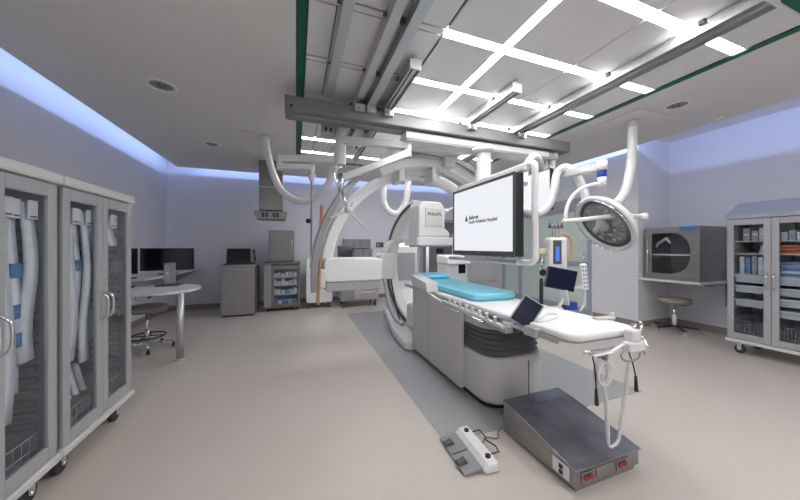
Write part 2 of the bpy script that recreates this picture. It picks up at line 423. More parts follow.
# ------------------------------------------------------------------ hoses
def hose(pts, r, label, m='white', collar=True):
    t = thing('hanging_hose', pts[0], label, 'hose', 'white cable hoses')
    MB().tube(pts, r, 14, 10).build('hose_sleeve', m, t)
    if collar:
        p = Vector(pts[0]); q = p - Vector((0, 0, .07)); MB().cyl(p, q, r * 1.55, r * 1.35, 20).build('collar', 'offw', t, bevel=.004)
    return t
hose([(-.42, 4.55, 2.88), (-.37, 4.45, 2.60), (-.28, 4.35, 2.27), (-.15, 4.2, 2.03), (.05, 4.05, 1.91), (.25, 3.9, 1.95), (.40, 3.75, 2.12), (.475, 3.6, 2.40), (.49, 3.5, 2.60)], .047, 'thick white hose looping from the left ceiling plate to the hanging boom')
hose([(1.358, 4.401, 2.616), (1.328, 4.412, 2.263), (1.328, 4.412, 2.006), (1.418, 4.379, 1.862), (1.539, 4.335, 1.846), (1.645, 4.297, 1.99), (1.69, 4.28, 2.279), (1.705, 4.275, 2.616)], .05, 'white U-shaped hose hanging behind the top of the big arc', collar=False)
hose([(2.505, 2.655, 2.036), (2.603, 2.726, 2.263), (2.837, 2.853, 2.459), (3.161, 3.055, 2.485), (3.362, 3.195, 2.299), (3.362, 3.195, 1.981)], .042, 'white hose arched above the second display', collar=False)
hose([(4.0, 2.40, 2.88), (3.95, 2.38, 2.5), (3.80, 2.32, 2.177), (3.66, 2.302, 1.917), (3.50, 2.354, 1.755), (3.42, 2.434, 1.721), (3.36, 2.507, 1.837), (3.307, 2.577, 2.105), (3.259, 2.647, 2.26), (3.208, 2.719, 2.31), (3.167, 2.787, 2.24), (3.131, 2.8, 2.036), (3.07, 2.822, 1.842), (2.937, 2.87, 1.739), (2.743, 2.941, 1.791)], .05, 'thick white hose looping from the right ceiling plate behind the surgical light')

# ------------------------------------------------------------------ stainless service column
t = thing('service_column', (-.46, 5.9, 2.9), 'stainless steel service column hanging from the ceiling with outlet box', 'ceiling column')
MB().box(-.64, -.24, 5.8, 6.1, 1.98, 2.895).build('column', 'steelb', t, bevel=.006)
MB().box(-.642, -.238, 5.795, 6.105, 2.40, 2.42).build('band', 'lgrey', t)
MB().prism([(-.72, 1.96), (-.16, 1.96), (-.20, 1.81), (-.68, 1.81)], 'y', 5.74, 6.12).build('outlet_box', 'steelb', t, bevel=.006)
for x in (-.56, -.50, -.38, -.32):
    o = MB().box(x - .022, x + .022, 5.733, 5.7395, 1.845, 1.93).build('outlet', 'black', t, bevel=.004)

# ------------------------------------------------------------------ boom with hanging arms (left of the arc)
t = thing('equipment_boom', (.48, 3.36, 2.76), 'grey ceiling boom post with swing arms beside the big arc', 'ceiling boom')
MB().cyl((.48, 3.36, 2.80), (.48, 3.36, 2.27), .055, n=24).cyl((.48, 3.36, 2.5), (.48, 3.36, 2.25), .068, n=24).build('post', 'offw', t, bevel=.004)
MB().box(.27, .42, 3.30, 3.44, 2.57, 2.68).build('junction_box', 'lgrey', t, bevel=.006)
for x in (.315, .37): MB().box(x - .013, x + .013, 3.293, 3.2995, 2.60, 2.64).build('socket', 'black', t)
MB().bar((.48, 3.34, 2.53), (1.21, 3.07, 2.46), .085, .085).build('upper_arm', 'offw', t, bevel=.012)
MB().bar((.48, 3.36, 2.315), (-.19, 3.58, 2.315), .08, .085).build('left_arm', 'offw', t, bevel=.012)
MB().bar((-.19, 3.57, 2.225), (.17, 3.45, 2.215), .07, .065).cyl((-.17, 3.575, 2.35), (-.17, 3.575, 2.19), .045).build('folded_arm', 'offw', t, bevel=.01)
MB().cyl((1.21, 3.07, 2.52), (1.21, 3.07, 2.33), .045, n=20).build('elbow', 'offw', t, bevel=.004)
MB().bar((1.20, 3.04, 2.37), (.47, 3.10, 2.04), .07, .085).build('spring_arm', 'alu', t, bevel=.012)
MB().cyl((.46, 3.10, 2.08), (.45, 3.10, 1.89), .033, .028).tube([(.46, 3.11, 2.16), (.38, 3.10, 2.1), (.42, 3.10, 1.95), (.45, 3.10, 1.9)], .012).build('wrist', 'chrome', t)
MB().cyl((.17, 3.45, 2.25), (.17, 3.45, 2.13), .038, .03, 20).cyl((.17, 3.45, 2.13), (.17, 3.45, 2.05), .05, .018, 20).build('drop_socket', 'offw', t)
MB().cyl((.17, 3.45, 2.06), (.163, 3.452, 1.10), .011).build('drop_rod', 'mgrey', t)
MB().lathe((.135, 3.45, 1.60), [(.001, -.03), (.026, -.02), (.03, 0), (.026, .02), (.001, .03)], 14).cyl((.135, 3.45, 1.61), (.167, 3.452, 1.61), .01).build('rod_knob', 'black', t)
MB().tube([(.163, 3.452, 1.12), (.163, 3.452, 1.06), (.19, 3.44, 1.03), (.26, 3.42, 1.03)], .008).build('rod_hook', 'mgrey', t)
t = thing('examination_lamp', (.53, 3.31, 1.9), 'small three-pronged lamp head hanging from the spring arm', 'lamp')
MB().cyl((.465, 3.10, 1.885), (.525, 3.09, 1.71), .014).build('stem', 'chrome', t)
hub = Vector((.53, 3.09, 1.70))
MB().lathe(hub, [(.001, -.04), (.035, -.03), (.045, 0), (.035, .03), (.001, .04)], 18).build('hub', 'offw', t)
for e in ((.70, 3.04, 1.51), (.34, 3.13, 1.61), (.58, 3.08, 1.78)):
    MB().bar(hub, e, .045, .02).build('prong', 'alu', t, bevel=.004)

# ------------------------------------------------------------------ lateral arc of the imaging gantry
t = thing('imaging_arc', (1.72, 3.5, 2.5), 'huge white ceiling-hung imaging arc with silver edge and side detector', 'imaging arc')
u = (math.cos(math.radians(8)), math.sin(math.radians(8)), 0); nn = (-u[1], u[0], 0); cc = (1.72, 3.5, .955)
MB().arc(cc, u, nn, 1.53, 1.60, -.09, .02, 50, 176, 60).build('front_arc', 'white', t, bevel=.012)
MB().arc(cc, u, nn, 1.41, 1.528, -.07, .10, 48, 122, 40).build('arc_shroud', 'white', t, bevel=.02)
MB().arc(cc, u, nn, 1.535, 1.605, -.125, -.0905, 52, 185, 60).build('silver_track', 'track', t, bevel=.004)
MB().arc(cc, u, nn, 1.30, 1.43, .22, .36, 48, 186, 60).build('rear_arc', 'white', t, bevel=.02)
MB().arc(cc, u, nn, 1.36, 1.50, .101, .25, 80, 104, 14).build('arc_bridge', 'white', t, bevel=.01)
MB().box(1.10, 1.22, 3.32, 3.6, 2.38, 2.56).build('hanger', 'offw', t, bevel=.012)
MB().box(1.85, 2.0, 3.34, 3.6, 2.36, 2.5).build('hanger', 'offw', t, bevel=.012)
MB().box(1.24, 2.05, 3.28, 3.62, 2.50, 2.62).box(1.3, 1.9, 3.25, 3.65, 2.62, 2.77).build('carriage', 'offw', t, bevel=.015)
MB().box(1.24, 1.98, 3.262, 3.279, 2.585, 2.60).build('carriage_seam', 'mgrey', t)
MB().box(1.22, 1.30, 3.40, 3.70, 2.14, 2.36).build('inner_bracket', 'offw', t, bevel=.01)
MB().box(1.70, 1.76, 3.42, 3.70, 2.17, 2.36).build('inner_bracket', 'offw', t, bevel=.01)
MB().prism(rrect(.30, .98, .90, 1.17, .05), 'y', 3.32, 3.72).build('side_tube_housing', 'white', t, bevel=.015)
MB().prism(rrect(.32, .96, .79, .899, .03), 'y', 3.34, 3.70).build('side_tube_base', 'lgrey', t, bevel=.01)
MB().box(.18, .31, 3.24, 3.70, .84, 1.05).build('side_mount', 'offw', t, bevel=.02)
MB().tube([(.264, 3.20, 1.754), (.25, 3.2, 1.45), (.24, 3.2, 1.1), (.226, 3.2, .8), (.222, 3.2, .68)], .017, 10).build('cable_duct', 'orange', t)

# ------------------------------------------------------------------ floor stand with C-arm and detector
t = thing('imaging_stand', (1.7, 4.9, 0), 'white floor stand carrying the C-arm and detector at the table head', 'imaging stand')
MB().prism([(1.27, 3.36), (1.34, 3.30), (1.95, 3.34), (2.05, 3.9), (2.25, 5.3), (2.15, 5.45), (1.68, 5.45), (1.60, 5.35), (1.31, 3.9)], 'z', .0025, .13).build('floor_base', 'white', t, bevel=.03, seg=3)
MB().prism([(4.15, .13), (5.3, .13), (5.3, 1.32), (5.2, 1.42), (4.95, 1.42), (4.86, 1.3), (4.82, .55), (4.7, .34), (4.3, .24)], 'x', 1.62, 2.12).build('column', 'white', t, bevel=.04, seg=3)
MB().box(1.70, 2.04, 4.815, 4.822, .7, 1.2).build('column_seam', 'lgrey', t, bevel=.003)
iso = (1.70, 3.62, 1.03); uc = Vector((-.24, .97, 0)).normalized(); nc = (-uc.y, uc.x, 0)
MB().arc(iso, uc, nc, .84, .97, -.085, .085, -72, 78, 50).build('c_arm', 'white', t, bevel=.03, seg=3)
MB().arc(iso, uc, nc, .88, .93, .0855, .093, -66, 74, 50).build('arm_track', 'dgrey', t)
MB().prism(rrect(1.24, 1.50, .79, 1.20, .05), 'y', 4.32, 4.62).build('arm_sleeve', 'white', t, bevel=.02)
MB().box(1.222, 1.239, 4.38, 4.56, .86, 1.13).build('sleeve_cover', 'lgrey', t, bevel=.01)
MB().tube([(1.34, 4.42, 1.19), (1.38, 4.40, 1.30), (1.48, 4.36, 1.39), (1.62, 4.2, 1.42)], .05, 14).build('cable_arm', 'white', t)
MB().tube([(1.30, 4.3, .80), (1.33, 4.15, .45), (1.36, 3.98, .27), (1.42, 3.8, .2)], .03, 10).build('floor_hose', 'lgrey', t)
MB().tube([(1.42, 4.35, .80), (1.42, 4.1, .42), (1.42, 3.9, .22)], .012, 8).build('floor_cable', 'black', t)
# tube head under the table
MB().prism(rrect(1.50, 1.90, .16, .50, .06), 'y', 3.50, 3.86).build('tube_head', 'white', t, bevel=.02)
# detector
MB().prism(rrect(1.47, 2.06, 3.40, 3.90, .05), 'z', 1.32, 1.43).build('detector_plate', 'white', t, bevel=.012)
MB().prism(rrect(1.53, 1.99, 3.44, 3.86, .04), 'z', 1.2995, 1.319).build('detector_face', 'lgrey', t)
MB().prism([(1.51, 1.431), (1.98, 1.431), (1.97, 1.50), (1.90, 1.56), (1.90, 1.83), (1.84, 1.91), (1.56, 1.91), (1.51, 1.85)], 'y', 3.44, 3.82).build('detector_housing', 'white', t, bevel=.03, seg=3)
MB().box(1.60, 1.86, 3.43, 3.441, 1.57, 1.82).build('housing_panel', 'offw', t, bevel=.01)
text('PHILIPS', 'wordmark', .062, (1.73, 3.427, 1.735), basis((1, 0, 0), (0, 0, 1)), 'textm', t)

# pieces in the gap behind the detector
tag(MB().box(2.74, 2.82, 6.45, 6.52, .002, 1.28).build('blue_panel_post', 'blue', bevel=.004), 'narrow blue upright seen behind the detector', 'post')
t = thing('drip_stand', (2.47, 5.2, 0), 'thin white upright pole stand behind the detector', 'stand')
MB().cyl((2.47, 5.2, .03), (2.47, 5.2, 1.5), .03).build('pole', 'white', t)
MB().box(2.25, 2.69, 5.17, 5.23, .0, .03).box(2.44, 2.50, 4.98, 5.42, 0, .029).build('foot', 'offw', t)
t = thing('drip_stand', (3.2, 5.44, 0), 'thin white upright pole between detector and large display', 'stand')
MB().cyl((3.2, 5.44, .03), (3.2, 5.44, 1.57), .02).build('pole', 'white', t)
MB().box(3.0, 3.4, 5.41, 5.47, .0, .03).box(3.17, 3.23, 5.24, 5.64, 0, .029).build('foot', 'offw', t)
# radiation shield support arm from ceiling going left of display
t = thing('shield_arm', (2.1, 3.45, 1.9), 'slim white strut slanting down from the arc to the detector', 'support arm')
MB().cyl((2.02, 3.62, 1.81), (2.35, 3.48, 1.99), .02).build('strut', 'white', t)
MB().lathe((2.02, 3.62, 1.81), [(.001, -.035), (.035, -.02), (.035, .02), (.001, .035)], 14).build('joint', 'white', t)
MB().cyl((2.35, 3.48, 1.985), (2.35, 3.3, 2.495), .018).build('hanger', 'white', t)

# ------------------------------------------------------------------ anaesthesia / equipment units behind the table
t = thing('medical_console', (2.75, 4.5, 0), 'white medical console with small dark display behind the table', 'console')
MB().box(2.45, 2.85, 4.35, 4.75, .05, 1.0).build('body', 'offw', t, bevel=.02)
MB().prism([(4.30, 1.0), (4.75, 1.0), (4.75, 1.16), (4.34, 1.13)], 'x', 2.44, 2.88).build('hood', 'white', t, bevel=.02)
MB().box(2.66, 2.80, 4.338, 4.349, .84, 1.0).build('display', 'navy', t, bevel=.008)
for x in (2.5, 2.8):
    for y in (4.4, 4.7): MB().cyl((x - .015, y, .025), (x + .015, y, .025), .025).build('caster', 'dgrey', t)
t = thing('equipment_cabinet', (3.2, 4.9, 0), 'low bluish grey double-door equipment cabinet behind the table', 'cabinet')
MB().box(2.9, 3.75, 4.65, 5.15, .05, 1.08).build('body', 'lgrey', t, bevel=.01)
MB().box(2.92, 3.32, 4.635, 4.6495, .08, .62).build('door', 'lgrey', t, bevel=.004); MB().box(3.34, 3.73, 4.635, 4.6495, .08, .62).build('door', 'lgrey', t, bevel=.004)
MB().box(2.92, 3.73, 4.635, 4.6495, .64, 1.05).build('top_drawer', 'lgrey', t, bevel=.004)
MB().box(2.95, 3.05, 4.69, 4.74, 0, .05).box(3.6, 3.7, 4.69, 4.74, 0, .05).box(2.95, 3.05, 5.05, 5.1, 0, .05).box(3.6, 3.7, 5.05, 5.1, 0, .05).build('foot', 'dgrey', t)

# ------------------------------------------------------------------ patient table
t = thing('patient_table', (1.7, 2.6, 0), 'long floor-mounted patient table with white top and grey bellows', 'patient table')
MB().prism(rrect(1.40, 2.0, 1.83, 3.28, .17, 8), 'z', .05, .42).build('base_cover', 'panelt', t, bevel=.03, seg=3)
MB().prism(rrect(1.44, 1.96, 1.89, 3.26, .13, 8), 'z', .0025, .05).build('base_foot', 'black', t)
MB().box(1.77, 1.775, 1.825, 1.8295, .08, .38).build('cover_seam', 'dgrey', t)
bl = MB(); n = 5; rr = []
for k in range(2 * n + 1):
    z = .42 + .22 * k / (2 * n); e = -.01 if k % 2 == 0 else .022
    rr.append([(x, y, z) for x, y in rrect(1.43 - e, 1.95 + e, 1.87 - e, 3.26, .14, 8)])
bl.rings(rr, sm=False).build('bellows', 'bellow', t)
MB().prism(rrect(1.41, 1.96, 1.86, 3.28, .15, 8), 'z', .64, .715).build('top_cover', 'panelt', t, bevel=.01)
# side panels
MB().prism([(2.20, .05), (2.84, .05), (2.84, .79), (2.20, .70)], 'x', 1.365, 1.408).build('side_panel', 'panelt', t, bevel=.006)
MB().prism([(2.85, .05), (3.30, .045), (3.30, .83), (2.85, .79)], 'x', 1.365, 1.408).build('side_panel', 'panelt', t, bevel=.006)
MB().prism([(2.86, .792), (3.31, .832), (3.31, .955), (2.90, .905)], 'x', 1.355, 1.50).build('head_cover', 'offw', t, bevel=.012)
MB().box(1.409, 1.94, 3.285, 3.33, .05, .72).build('rear_panel', 'panelt', t, bevel=.006)
# board and pad
tb = rrect(1.475, 2.02, 1.20, 3.95, .09, 6)
MB().prism(tb, 'z', .738, .755).build('tabletop', 'lgrey', t, bevel=.006)
MB().prism(rrect(1.465, 2.03, 1.175, 3.9, .085, 6), 'z', .7555, .80).build('table_pad', 'pad', t, bevel=.018, seg=3)
for x0, y0, y1 in ((1.40, 1.95, 3.1), (1.425, 1.25, 1.72), (2.045, 1.3, 3.0)):
    r = MB().box(x0, x0 + .012, y0, y1, .735, .765); 
    for k in range(int((y1 - y0) / .28) + 1): r.box(x0 + .012 if x0 < 1.7 else x0 - .022, x0 + .05 if x0 < 1.7 else x0, y0 + .03 + k * .28, y0 + .06 + k * .28, .74, .754)
    r.build('accessory_rail', 'chrome', t, bevel=.002)
MB().tube([(1.50, 1.145, .715), (1.75, 1.14, .712), (1.95, 1.145, .715)], .009, 8).build('end_rail', 'chrome', t)
# table control strip with knobs along the left rail
ct = MB().prism([(1.66, .715), (2.55, .745), (2.55, .775), (1.66, .745)], 'x', 1.365, 1.398).build('control_strip', 'offw', t, bevel=.01)
for k in range(8):
    y = 1.75 + k * .095
    MB().cyl((1.38, y, .745 + .035 * (y - 1.66) / .9), (1.38, y, .772 + .035 * (y - 1.66) / .9), .014, .011, 14).lathe((1.38, y, .772 + .035 * (y - 1.66) / .9), [(.015, 0), (.015, .010), (.006, .015)], 12).build('control_knob', 'white', ct)
for y in (1.85, 2.2):
    MB().tube([(1.365, y, .73), (1.34, y, .725), (1.34, y + .17, .732), (1.365, y + .17, .736)], .008, 8, smooth=False).build('guard_bar', 'chrome', ct)
MB().box(1.40, 1.47, 1.66, 1.95, .68, .724).build('rail_support', 'lgrey', t, bevel=.008)

MB().tube([(1.50, 1.50, .812), (1.58, 1.52, .815), (1.66, 1.54, .83), (1.70, 1.50, .835), (1.66, 1.46, .825), (1.56, 1.46, .812), (1.49, 1.47, .81)], .008, 8).build('loop_handle', 'white', t)
MB().box(1.41, 1.458, 1.40, 1.50, .725, .785).build('rail_clamp', 'alu', t, bevel=.006)
# mattress and pillow
def soft(poly, z0, z1, e):
    rr = []
    cx = sum(p[0] for p in poly) / len(poly); cy = sum(p[1] for p in poly) / len(poly)
    ins = lambda d: [(x - d * (1 if x > cx else -1) * min(1, abs(x - cx) * 20), y - d * (1 if y > cy else -1) * min(1, abs(y - cy) * 20)) for x, y in poly]
    for d, z in ((e, z0), (e * .3, z0 + e * .3), (0, z0 + e), (0, z1 - e), (e * .3, z1 - e * .3), (e, z1)): rr.append([(x, y, z) for x, y in ins(d)])
    return MB().rings(rr)
t = thing('mattress', (1.74, 3.0, .8), 'bright cyan vinyl mattress lying on the patient table', 'mattress')
soft(rrect(1.52, 2.015, 2.20, 3.80, .09, 6), .801, .868, .02).build('mattress_body', 'cyan', t)
MB().tube([(x, y, .835) for x, y in rrect(1.519, 2.016, 2.199, 3.801, .09, 6)], .004, 6, smooth=False, closed=True).build('piping', 'cyan', t)
tag(soft(rrect(1.50, 2.02, 3.45, 3.76, .09, 6), .869, .935, .028).build('pillow', 'cyan'), 'flat cyan vinyl pillow at the head end of the mattress', 'pillow')

# clamps, coils and cords at the near end
t = thing('cable_junction_box', (1.83, 1.22, .70), 'white clamp box with wires on the near end of the table', 'clamp box')
MB().prism(rrect(1.80, 1.95, 1.09, 1.15, .025), 'z', .69, .745).build('box_body', 'white', t, bevel=.01)
MB().prism(rrect(1.84, 1.92, 1.10, 1.16, .02), 'z', .746, .81).build('knob_block', 'white', t, bevel=.01)
MB().tube([(1.96, 1.14, .79), (2.0, 1.15, .80), (2.02, 1.17, .83)], .012, 8).tube([(1.97, 1.16, .75), (2.0, 1.14, .74), (1.97, 1.10, .70)], .01, 8).cyl((1.99, 1.19, .77), (1.99, 1.19, .82), .016).build('fitting', 'chrome', t)
MB().tube([(1.80, 1.1, .73), (1.70, 1.08, .70), (1.74, 1.08, .66), (1.84, 1.08, .66), (1.90, 1.10, .68)], .005, 6).tube([(1.92, 1.10, .70), (1.97, 1.12, .66), (2.0, 1.13, .65)], .005, 6).build('wire', 'mgrey', t)
t = thing('hand_grip', (1.62, 1.15, .70), 'white angled bracket on the front left of the table end', 'bracket')
MB().bar((1.55, 1.14, .695), (1.70, 1.13, .70), .04, .012).bar((1.70, 1.13, .70), (1.79, 1.12, .735), .02, .012).build('bracket_arm', 'white', t, bevel=.004)
tc = thing('coiled_wire_bundle', (1.66, 1.13, .6), 'round bundle of looped thin white cable hanging at the table end', 'cable bundle')
q = MB()
for k in range(7):
    cx, cz = 1.635 + random.uniform(-.008, .008), .59 + random.uniform(-.01, .01); rx, rz = .056 + random.uniform(-.012, .008), .078 + random.uniform(-.014, .008); yy = 1.12 + k * .005
    q.tube([(cx + rx * math.cos(a), yy, cz + rz * math.sin(a)) for a in [2 * PI * j / 20 for j in range(20)]], .0035, 6, smooth=False, closed=True)
q.build('cable_loops', 'white', tc)
MB().box(1.625, 1.645, 1.11, 1.165, .664, .70).build('loop_tie', 'mgrey', tc, bevel=.003)
def cord(path, r, pitch, wr, name, m, parent):
    P = catmull(path, 14); L = [0]
    for i in range(1, len(P)): L.append(L[-1] + (P[i] - P[i - 1]).length)
    T = L[-1]; N = int(T / pitch * 8); pts = []
    j = 0; u = Vector((0, 1, 0))
    for k in range(N + 1):
        sl = T * k / N
        while j < len(L) - 2 and L[j + 1] < sl: j += 1
        d = (P[j + 1] - P[j]); f = (sl - L[j]) / max(1e-6, L[j + 1] - L[j]); p = P[j] + d * f; d.normalize()
        v = d.cross(u).normalized(); a = k / 8 * 2 * PI
        pts.append(p + (u * math.cos(a) + v * math.sin(a)) * r)
    return MB().tube(pts, wr, 5, smooth=False).build(name, m, parent)
t = thing('spiral_cable', (1.7, 1.15, .12), 'white spiral cable hanging in a long loop onto the steel foot box', 'cord')
cord([(1.63, 1.13, .53), (1.655, 1.13, .40), (1.675, 1.135, .22)], .009, .011, .0032, 'coil', 'white', t)
MB().tube([(1.675, 1.135, .222), (1.69, 1.14, .16), (1.735, 1.15, .135), (1.785, 1.15, .16), (1.80, 1.15, .22)], .009, 8).build('cord_bottom', 'white', t)
cord([(1.80, 1.15, .22), (1.83, 1.14, .42), (1.85, 1.13, .64)], .009, .011, .0032, 'coil', 'white', t)
for pts, lab in (([(1.56, 1.14, .69), (1.565, 1.13, .62), (1.575, 1.13, .50)], 'black pendant cable hanging left of the looped white cable'), ([(1.86, 1.14, .68), (1.885, 1.13, .60), (1.91, 1.13, .52)], 'black pendant cable hanging right under the clamp box')):
    t = thing('pendant_cable', pts[0], lab, 'cable')
    MB().tube(pts, .004, 6).build('wire', 'black', t); p = Vector(pts[-1]); MB().cyl(p + Vector((-.001, 0, .01)), p + Vector((.005, 0, -.085)), .007, .011, 12).build('plug', 'black', t, bevel=.003)

# touch control panel
t = thing('touch_control_panel', (1.40, 1.58, .76), 'tilted dark touch screen control clamped on the left table rail', 'touch panel')
R = basis((.30, -.17, .30), (.55, .35, .38)); R = basis(Vector((.105, -.045, .085)), Vector((.13, -.03, .135)))
pA = Vector((1.362, 1.60, .825)); pB = Vector((1.497, 1.56, .965)); pC = Vector((1.575, 1.47, .90)); pD = Vector((1.445, 1.50, .745))
ctr = (pA + pB + pC + pD) / 4; ex = ((pD - pA) + (pC - pB)) / 2; ey = ((pB - pA) + (pC - pD)) / 2
R = basis(ex, ey); sx, sy = ex.length, ey.length; zn = R @ Vector((0, 0, 1))
if zn.dot(Vector((0, 0, 1.3)) - ctr) < 0: zs = -1
else: zs = 1
MB().obox(ctr - zn * zs * .014, (sx, sy, .026), R).build('housing', 'lgrey', t, bevel=.008)
MB().obox(ctr + zn * zs * .0005, (sx * .86, sy * .92, .002), R).build('screen', 'navy', t)
MB().tube([ctr - zn * zs * .02, (1.47, 1.57, .79), (1.42, 1.62, .77)], .014, 8).build('mount', 'offw', t)
# tablet on an arm, with remote
t = thing('tablet_monitor', (2.14, 1.83, .8), 'small dark tablet screen on an arm at the right table edge', 'tablet')
pA, pB, pC, pD = Vector((2.001, 1.88, .965)), Vector((2.025, 1.87, 1.135)), Vector((2.262, 1.78, 1.10)), Vector((2.236, 1.79, .905))
ctr = (pA + pB + pC + pD) / 4; ex = ((pD - pA) + (pC - pB)) / 2; ey = ((pB - pA) + (pC - pD)) / 2; R = basis(ex, ey); zn = R @ Vector((0, 0, 1))
zs = 1 if zn.dot(Vector((0, 0, 1.3)) - ctr) > 0 else -1
MB().obox(ctr - zn * zs * .015, (ex.length, ey.length, .028), R).build('housing', 'dgrey', t, bevel=.008)
MB().obox(ctr + zn * zs * .0003, (ex.length * .93, ey.length * .92, .002), R).build('screen', 'navy', t)
MB().tube([ctr - zn * zs * .03, ctr - zn * zs * .08 + Vector((0, 0, -.06)), (2.18, 1.86, .86), (2.10, 1.84, .77)], .014, 8).build('arm', 'white', t)
MB().bar((2.16, 1.83, .93), (2.20, 1.84, .80), .05, .02).build('support_plate', 'white', t, bevel=.004)
MB().box(2.06, 2.12, 1.80, 1.88, .735, .79).build('clamp', 'offw', t, bevel=.006)
t = thing('remote_control', (2.30, 1.78, .9), 'white hand control with grey buttons beside the tablet screen', 'remote control')
R = basis((1, -.35, .05), (.05, .05, 1))
cr = Vector((2.325, 1.775, 1.045)); MB().obox(cr, (.055, .225, .03), R).build('body', 'white', t, bevel=.01)
zn = R @ Vector((0, 0, 1)); zs = 1 if zn.dot(Vector((0, 0, 1.3)) - cr) > 0 else -1
bq = MB()
for i in range(6):
    for j in range(2): bq.obox(cr + R @ Vector((-.012 + .024 * j, -.085 + i * .034, zs * .0165)), (.012, .014, .003), R)
bq.build('button', 'mgrey', t)
MB().tube([cr + Vector((0, 0, -.11)), (2.34, 1.78, .88), (2.33, 1.78, .80), (2.26, 1.76, .76)], .008, 8).build('cord', 'white', t)
MB().obox((2.27, 1.79, .955), (.09, .02, .02), R).build('bracket', 'offw', t)
tag(MB().obox((2.33, 1.93, .77), (.12, .09, .07), RZ(-15)).build('blue_grip', 'blue', bevel=.01), 'small blue block clamped behind the right table edge', 'clamp')
MBp = thing('table_rail_clamp', (2.05, 1.3, .77), 'clear and white rail clamp at the right near corner of the table', 'clamp')
MB().bar((1.93, 1.40, .807), (2.06, 1.36, .815), .05, .014).cyl((2.05, 1.36, .79), (2.05, 1.36, .85), .014).build('clamp_body', 'offw', MBp, bevel=.003)

# contrast injector on pole
t = thing('contrast_injector', (2.08, 2.0, .73), 'white contrast injector with blue display on a pole at the right table rail', 'injector')
MB().cyl((2.085, 2.0, .70), (2.085, 2.0, 1.0), .017).build('lower_pole', 'black', t)
MB().cyl((2.085, 2.0, 1.0), (2.085, 2.0, 1.27), .014).build('upper_pole', 'chrome', t)
MB().box(2.06, 2.11, 1.97, 2.03, .72, .78).build('rail_clamp', 'offw', t, bevel=.006)
MB().box(2.03, 2.15, 1.97, 2.03, 1.235, 1.285).build('pole_clamp', 'yellow', t, bevel=.01)
MB().cyl((2.075, 1.965, 1.07), (2.075, 1.985, 1.07), .03).bar((2.075, 1.98, 1.07), (2.13, 1.96, 1.075), .02, .02).build('knob', 'black', t)
Rj = basis((.94, -.341, 0), (0, 0, 1)); zj = Rj @ Vector((0, 0, 1)); cj = Vector((2.20, 1.95, 1.22))
MB().obox(cj, (.165, .33, .10), Rj).build('body', 'white', t, bevel=.022, seg=3)
MB().obox(cj + zj * .0505 + Rj @ Vector((-.012, .035, 0)), (.075, .21, .006), Rj).build('display', 'dgrey', t, bevel=.02)
MB().obox(cj + zj * .0545 + Rj @ Vector((-.012, .02, 0)), (.03, .13, .003), Rj).build('display_window', 'bscr', t)
for dx in (-.03, 0, .03):
    p = cj + Rj @ Vector((dx, .16, 0)); MB().cyl(p, p + Vector((0, 0, .10)), .005).lathe(p + Vector((0, 0, .085)), [(.011, 0), (.013, .02), (.010, .04)], 10).build('syringe_post', 'mgrey', t)
for dx in (-.055, -.018, .018, .055):
    p = cj + Rj @ Vector((dx, .27, 0)); MB().cyl(p + Vector((0, 0, -.02)), p + Vector((0, 0, .03)), .012, .008).build('syringe_hook', 'dgrey', t)
p = cj + Rj @ Vector((0, .26, 0)); MB().bar(p + Rj @ Vector((-.06, 0, 0)), p + Rj @ Vector((.06, 0, 0)), .014, .014).build('hook_bar', 'dgrey', t)
MB().tube([cj + Rj @ Vector(v) for v in ((0, .17, 0), (.05, .20, 0), (.12, .17, 0), (.14, .09, 0), (.13, 0, 0), (.085, -.03, 0))], .010, 8).build('hose', 'copper', t)

# ------------------------------------------------------------------ displays
t = thing('large_display', (1.80, 2.48, 1.2), 'large lit wall-size display with black bezel hanging above the table', 'display')
y0, y1, z0, z1 = 1.97, 2.99, 1.215, 1.945
MB().box(1.765, 1.86, y0, y1, z0, z1).build('housing', 'black', t, bevel=.008)
MB().box(1.755, 1.7645, y0 - .004, y1 + .004, z0 - .004, z0 + .045).box(1.755, 1.7645, y0 - .004, y1 + .004, z1 - .022, z1 + .004).box(1.755, 1.7645, y0 - .004, y0 + .022, z0 + .045, z1 - .022).box(1.755, 1.7645, y1 - .022, y1 + .004, z0 + .045, z1 - .022).build('bezel', 'dgrey', t, bevel=.003)
MB().box(1.7605, 1.7635, y0 + .023, y1 - .023, z0 + .046, z1 - .023).build('screen', 'scr', t)
RT = basis((0, -1, 0), (0, 0, 1))
text('Advent', 'screen_text', .060, (1.759, 2.665, 1.612), RT, 'textm', t, align='LEFT', bold=.03)
text('South Adelaide Hospital', 'screen_text', .048, (1.759, 2.665, 1.565), RT, 'textm', t, align='LEFT', bold=.015)
MB().prism([(2.685, 1.58), (2.735, 1.58), (2.71, 1.645)], 'x', 1.757, 1.760).build('screen_emblem', 'textm', t)
MB().box(1.753, 1.7548, 2.47, 2.50, 1.235, 1.245).build('badge', 'mgrey', t)
MB().box(1.8605, 1.93, 2.10, 2.85, 1.35, 1.80).build('back_cover', 'mgrey', t, bevel=.02)
MB().tube([(1.90, 2.95, 1.165), (1.88, 2.5, 1.165), (1.87, 1.97, 1.165), (1.87, 1.87, 1.19), (1.87, 1.855, 1.27), (1.87, 1.86, 1.6), (1.87, 1.86, 1.93), (1.88, 1.88, 2.0), (1.9, 1.97, 2.025)], .027, 12).build('frame_tube', 'white', t)
MB().box(1.70, 1.76, 2.80, 3.0, 1.155, 1.19).bar((1.72, 2.95, 1.17), (1.80, 1.98, 1.168), .03, .028).build('handle_rail', 'lgrey', t, bevel=.008)
MB().bar((1.87, 3.04, 1.99), (1.87, 1.95, 1.99), .07, .07).build('top_rail', 'white', t, bevel=.015)
MB().box(1.86, 1.90, 2.2, 2.3, 1.80, 1.96).box(1.86, 1.90, 2.7, 2.8, 1.80, 1.96).build('mounting_plate', 'lgrey', t)
